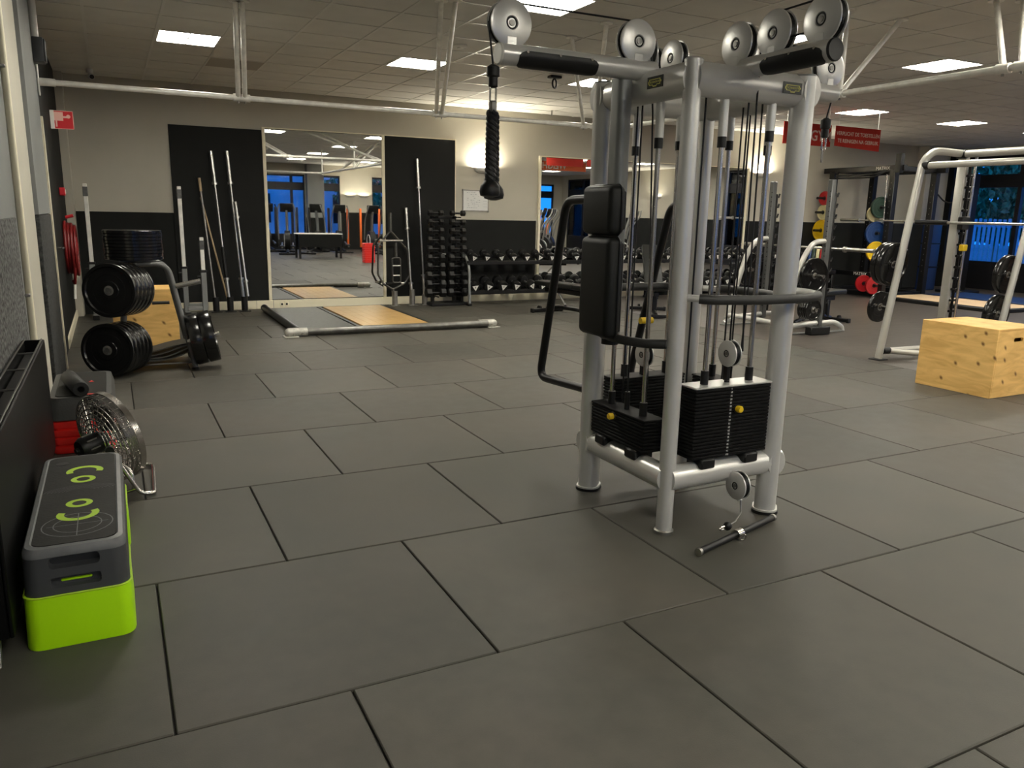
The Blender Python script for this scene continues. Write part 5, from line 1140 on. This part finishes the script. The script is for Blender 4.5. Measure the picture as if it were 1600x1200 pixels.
# hanging banners
def banner(label, x0, x1, y, z0, z1, lines, m='banner', flip=False, ink='banner_text', zr=None):
    t = thing('hanging_banner', label, 'banner', ((x0+x1)/2, y, z0)); zr = z0 if zr is None else zr
    mb = MB(); mb.prism([(x0, z0), (x1, zr), (x1, z1), (x0, z1)], (0, y+.004, 0), (1,0,0), (0,0,1), .008); p = obj('panel', mb, m, t, smooth=False)
    for i, (tx, sz, cx_, cz_) in enumerate(lines):
        s = 1 if not flip else -1; obj('lettering', MB().text(tx, sz, (cx_, y-.0055*s+ (0 if s > 0 else .004), cz_), (s,0,0), (0,0,1), .0006, .018), ink, p, smooth=False)
    for x in (x0+.06, x1-.06): obj('cord', MB().cyl((x, y, z1), (x, y, ZC-.003), .004, n=6), 'white', t)
banner('red hanging banner asking members to clean the machines after use', 9.50, 10.45, 7.42, 2.511, 2.792, [('VERPLICHT DE TOESTELLEN', .073, 9.975, 2.689), ('TE REINIGEN NA GEBRUIK', .073, 9.985, 2.586)], zr=2.474)
banner('red hanging banner partly hidden behind the tower right column', 8.48, 9.41, 7.42, 2.488, 2.788, [('GYM', .20, 9.215, 2.62)])
banner('orange hanging banner about weights, mirrored in the wide mirror', 10.9, 12.6, 2.4, 2.70, 2.95, [('WEIGHT', .25, 11.45, 2.82)], m='banner_orange', flip=True, ink='print_white')

# ================================================================== BEHIND THE CAMERA (seen in the mirrors)
tb3 = thing('desk_table', 'dark table with deep apron, mirrored beyond the oak platform', 'table', (5.6, -1.7, 0))
obj('table_top', MB().rbox((5.62, -1.7, .735), (1.35, .62, .03), .006, 1), 'white', tb3); obj('apron', MB().rbox((5.62, -1.395, .53), (1.30, .02, .38), .004, 1), 'black_paint', tb3); obj('back_apron', MB().rbox((5.62, -2.0, .53), (1.30, .02, .38), .004, 1), 'black_plastic', tb3)
for x in (5.0, 6.24):
    for y in (-1.43, -1.97): obj('leg', MB().rbox((x, y, .36), (.06, .06, .72), .006, 1), 'black_plastic', tb3)
rs3 = thing('riser_stack', 'tall stack of red step risers, mirrored right of the table', 'step risers', (6.5, .65, 0))
for k in range(11): obj('riser', MB().loft([[(6.5+x, .65+y, .05*k+z) for x, y in rrect(w_, .28, .03)] for w_, z in ((.30, .002), (.31, .012), (.31, .038), (.28, .049))]), 'red', rs3)
def trainer(label, o, rz, frame_m, accent):
    t = thing('cross_trainer', label, 'exercise machine', o, rz, 'cardio machines at the front windows')
    obj('base_rail', MB().tube(fillet([(0, -.85, .05), (0, .2, .12), (0, .85, .06)], .2, 5), .045, 10), 'black_metal', t, world=False)
    for y in (-.85, .85): obj('foot', MB().rbox((0, y, .035), (.55, .08, .06), .012, 1), 'black_metal', t, world=False)
    obj('flywheel_cover', MB().cyl((-.09, -.5, .42), (.09, -.5, .42), .33, n=28), 'black_plastic', t, world=False); obj('cover_ring', MB().torus((-.095, -.5, .42), (1,0,0), .20, .018, 28, 8), 'logo_white', t, world=False)
    obj('mast', MB().tube(fillet([(0, -.45, .5), (0, -.38, 1.1), (0, -.28, 1.42)], .2, 5), .045, 10), frame_m, t, world=False)
    obj('console', MB().rbox((0, -.26, 1.50), (.42, .05, .30), .02, 2, Matrix.Rotation(-.3, 3, 'X')), 'black_plastic', t, world=False)
    for s in (-1, 1):
        obj('arm', MB().tube(fillet([(s*.28, -.4, .45), (s*.29, -.25, 1.15), (s*.27, .0, 1.45), (s*.22, .02, 1.62)], .15, 5), .022, 8), frame_m, t, world=False)
        obj('pedal', MB().rbox((s*.17, .35, .26), (.14, .38, .05), .012, 1), 'black_plastic', t, world=False); obj('pedal_arm', MB().cyl((s*.17, -.3, .34), (s*.17, .55, .22), .025), 'dull_steel', t, world=False)
    for s in (-1, 1): obj('side_post', MB().rbox((s*.34, -.62, .85), (.07, .09, 1.35), .02, 2), accent, t, world=False)
SP = [(13.1, -.1, -.7, 'steel_grey', 'black_plastic', 'dark exercise machine mirrored above the dumbbells left of the tower'), (11.9, 1.75, -.9, 'dull_steel', 'black_plastic', 'grey exercise machine mirrored low between dumbbells and tower pads'), (6.15, -4.5, .5, 'steel_grey', 'black_plastic', 'dark exercise machine mirrored between the window and the pillar'), (4.95, -6.2, .0, 'black_metal', 'black_plastic', 'black exercise machine mirrored low against the front window'), (3.9, -4.4, .3, 'steel_grey', 'black_plastic', 'dark exercise machine mirrored at the left of the tall mirror'), (5.2, -4.3, .2, 'steel_grey', 'black_plastic', 'dark exercise machine mirrored behind the table'), (7.25, -5.2, .1, 'steel_grey', 'orange', 'orange-posted exercise machine mirrored right of the grey pillar'),
      (8.25, -4.4, 0, 'dull_steel', 'orange', 'orange-posted exercise machine mirrored under the wall lights'), (8.6, -2.2, -.4, 'silver', 'black_plastic', 'silver exercise machine mirrored beside the red risers'),
      (14.4, -2.2, -.6, 'steel_grey', 'orange', 'orange-posted machine mirrored left of the tower pads'), (15.1, 1.7, -1.1, 'steel_grey', 'orange', 'orange-posted machine mirrored between the tower rods'), (15.3, -4.9, -.6, 'silver', 'black_plastic', 'silver exercise machine mirrored at the far front window'), (12.4, -5.2, -.3, 'steel_grey', 'black_plastic', 'dark exercise machine mirrored low in the wide mirror')]
for x, y, rz, fm_, ac, lab in SP: trainer(lab, (x, y, 0), rz, fm_, ac)
bpy.context.view_layer.update()
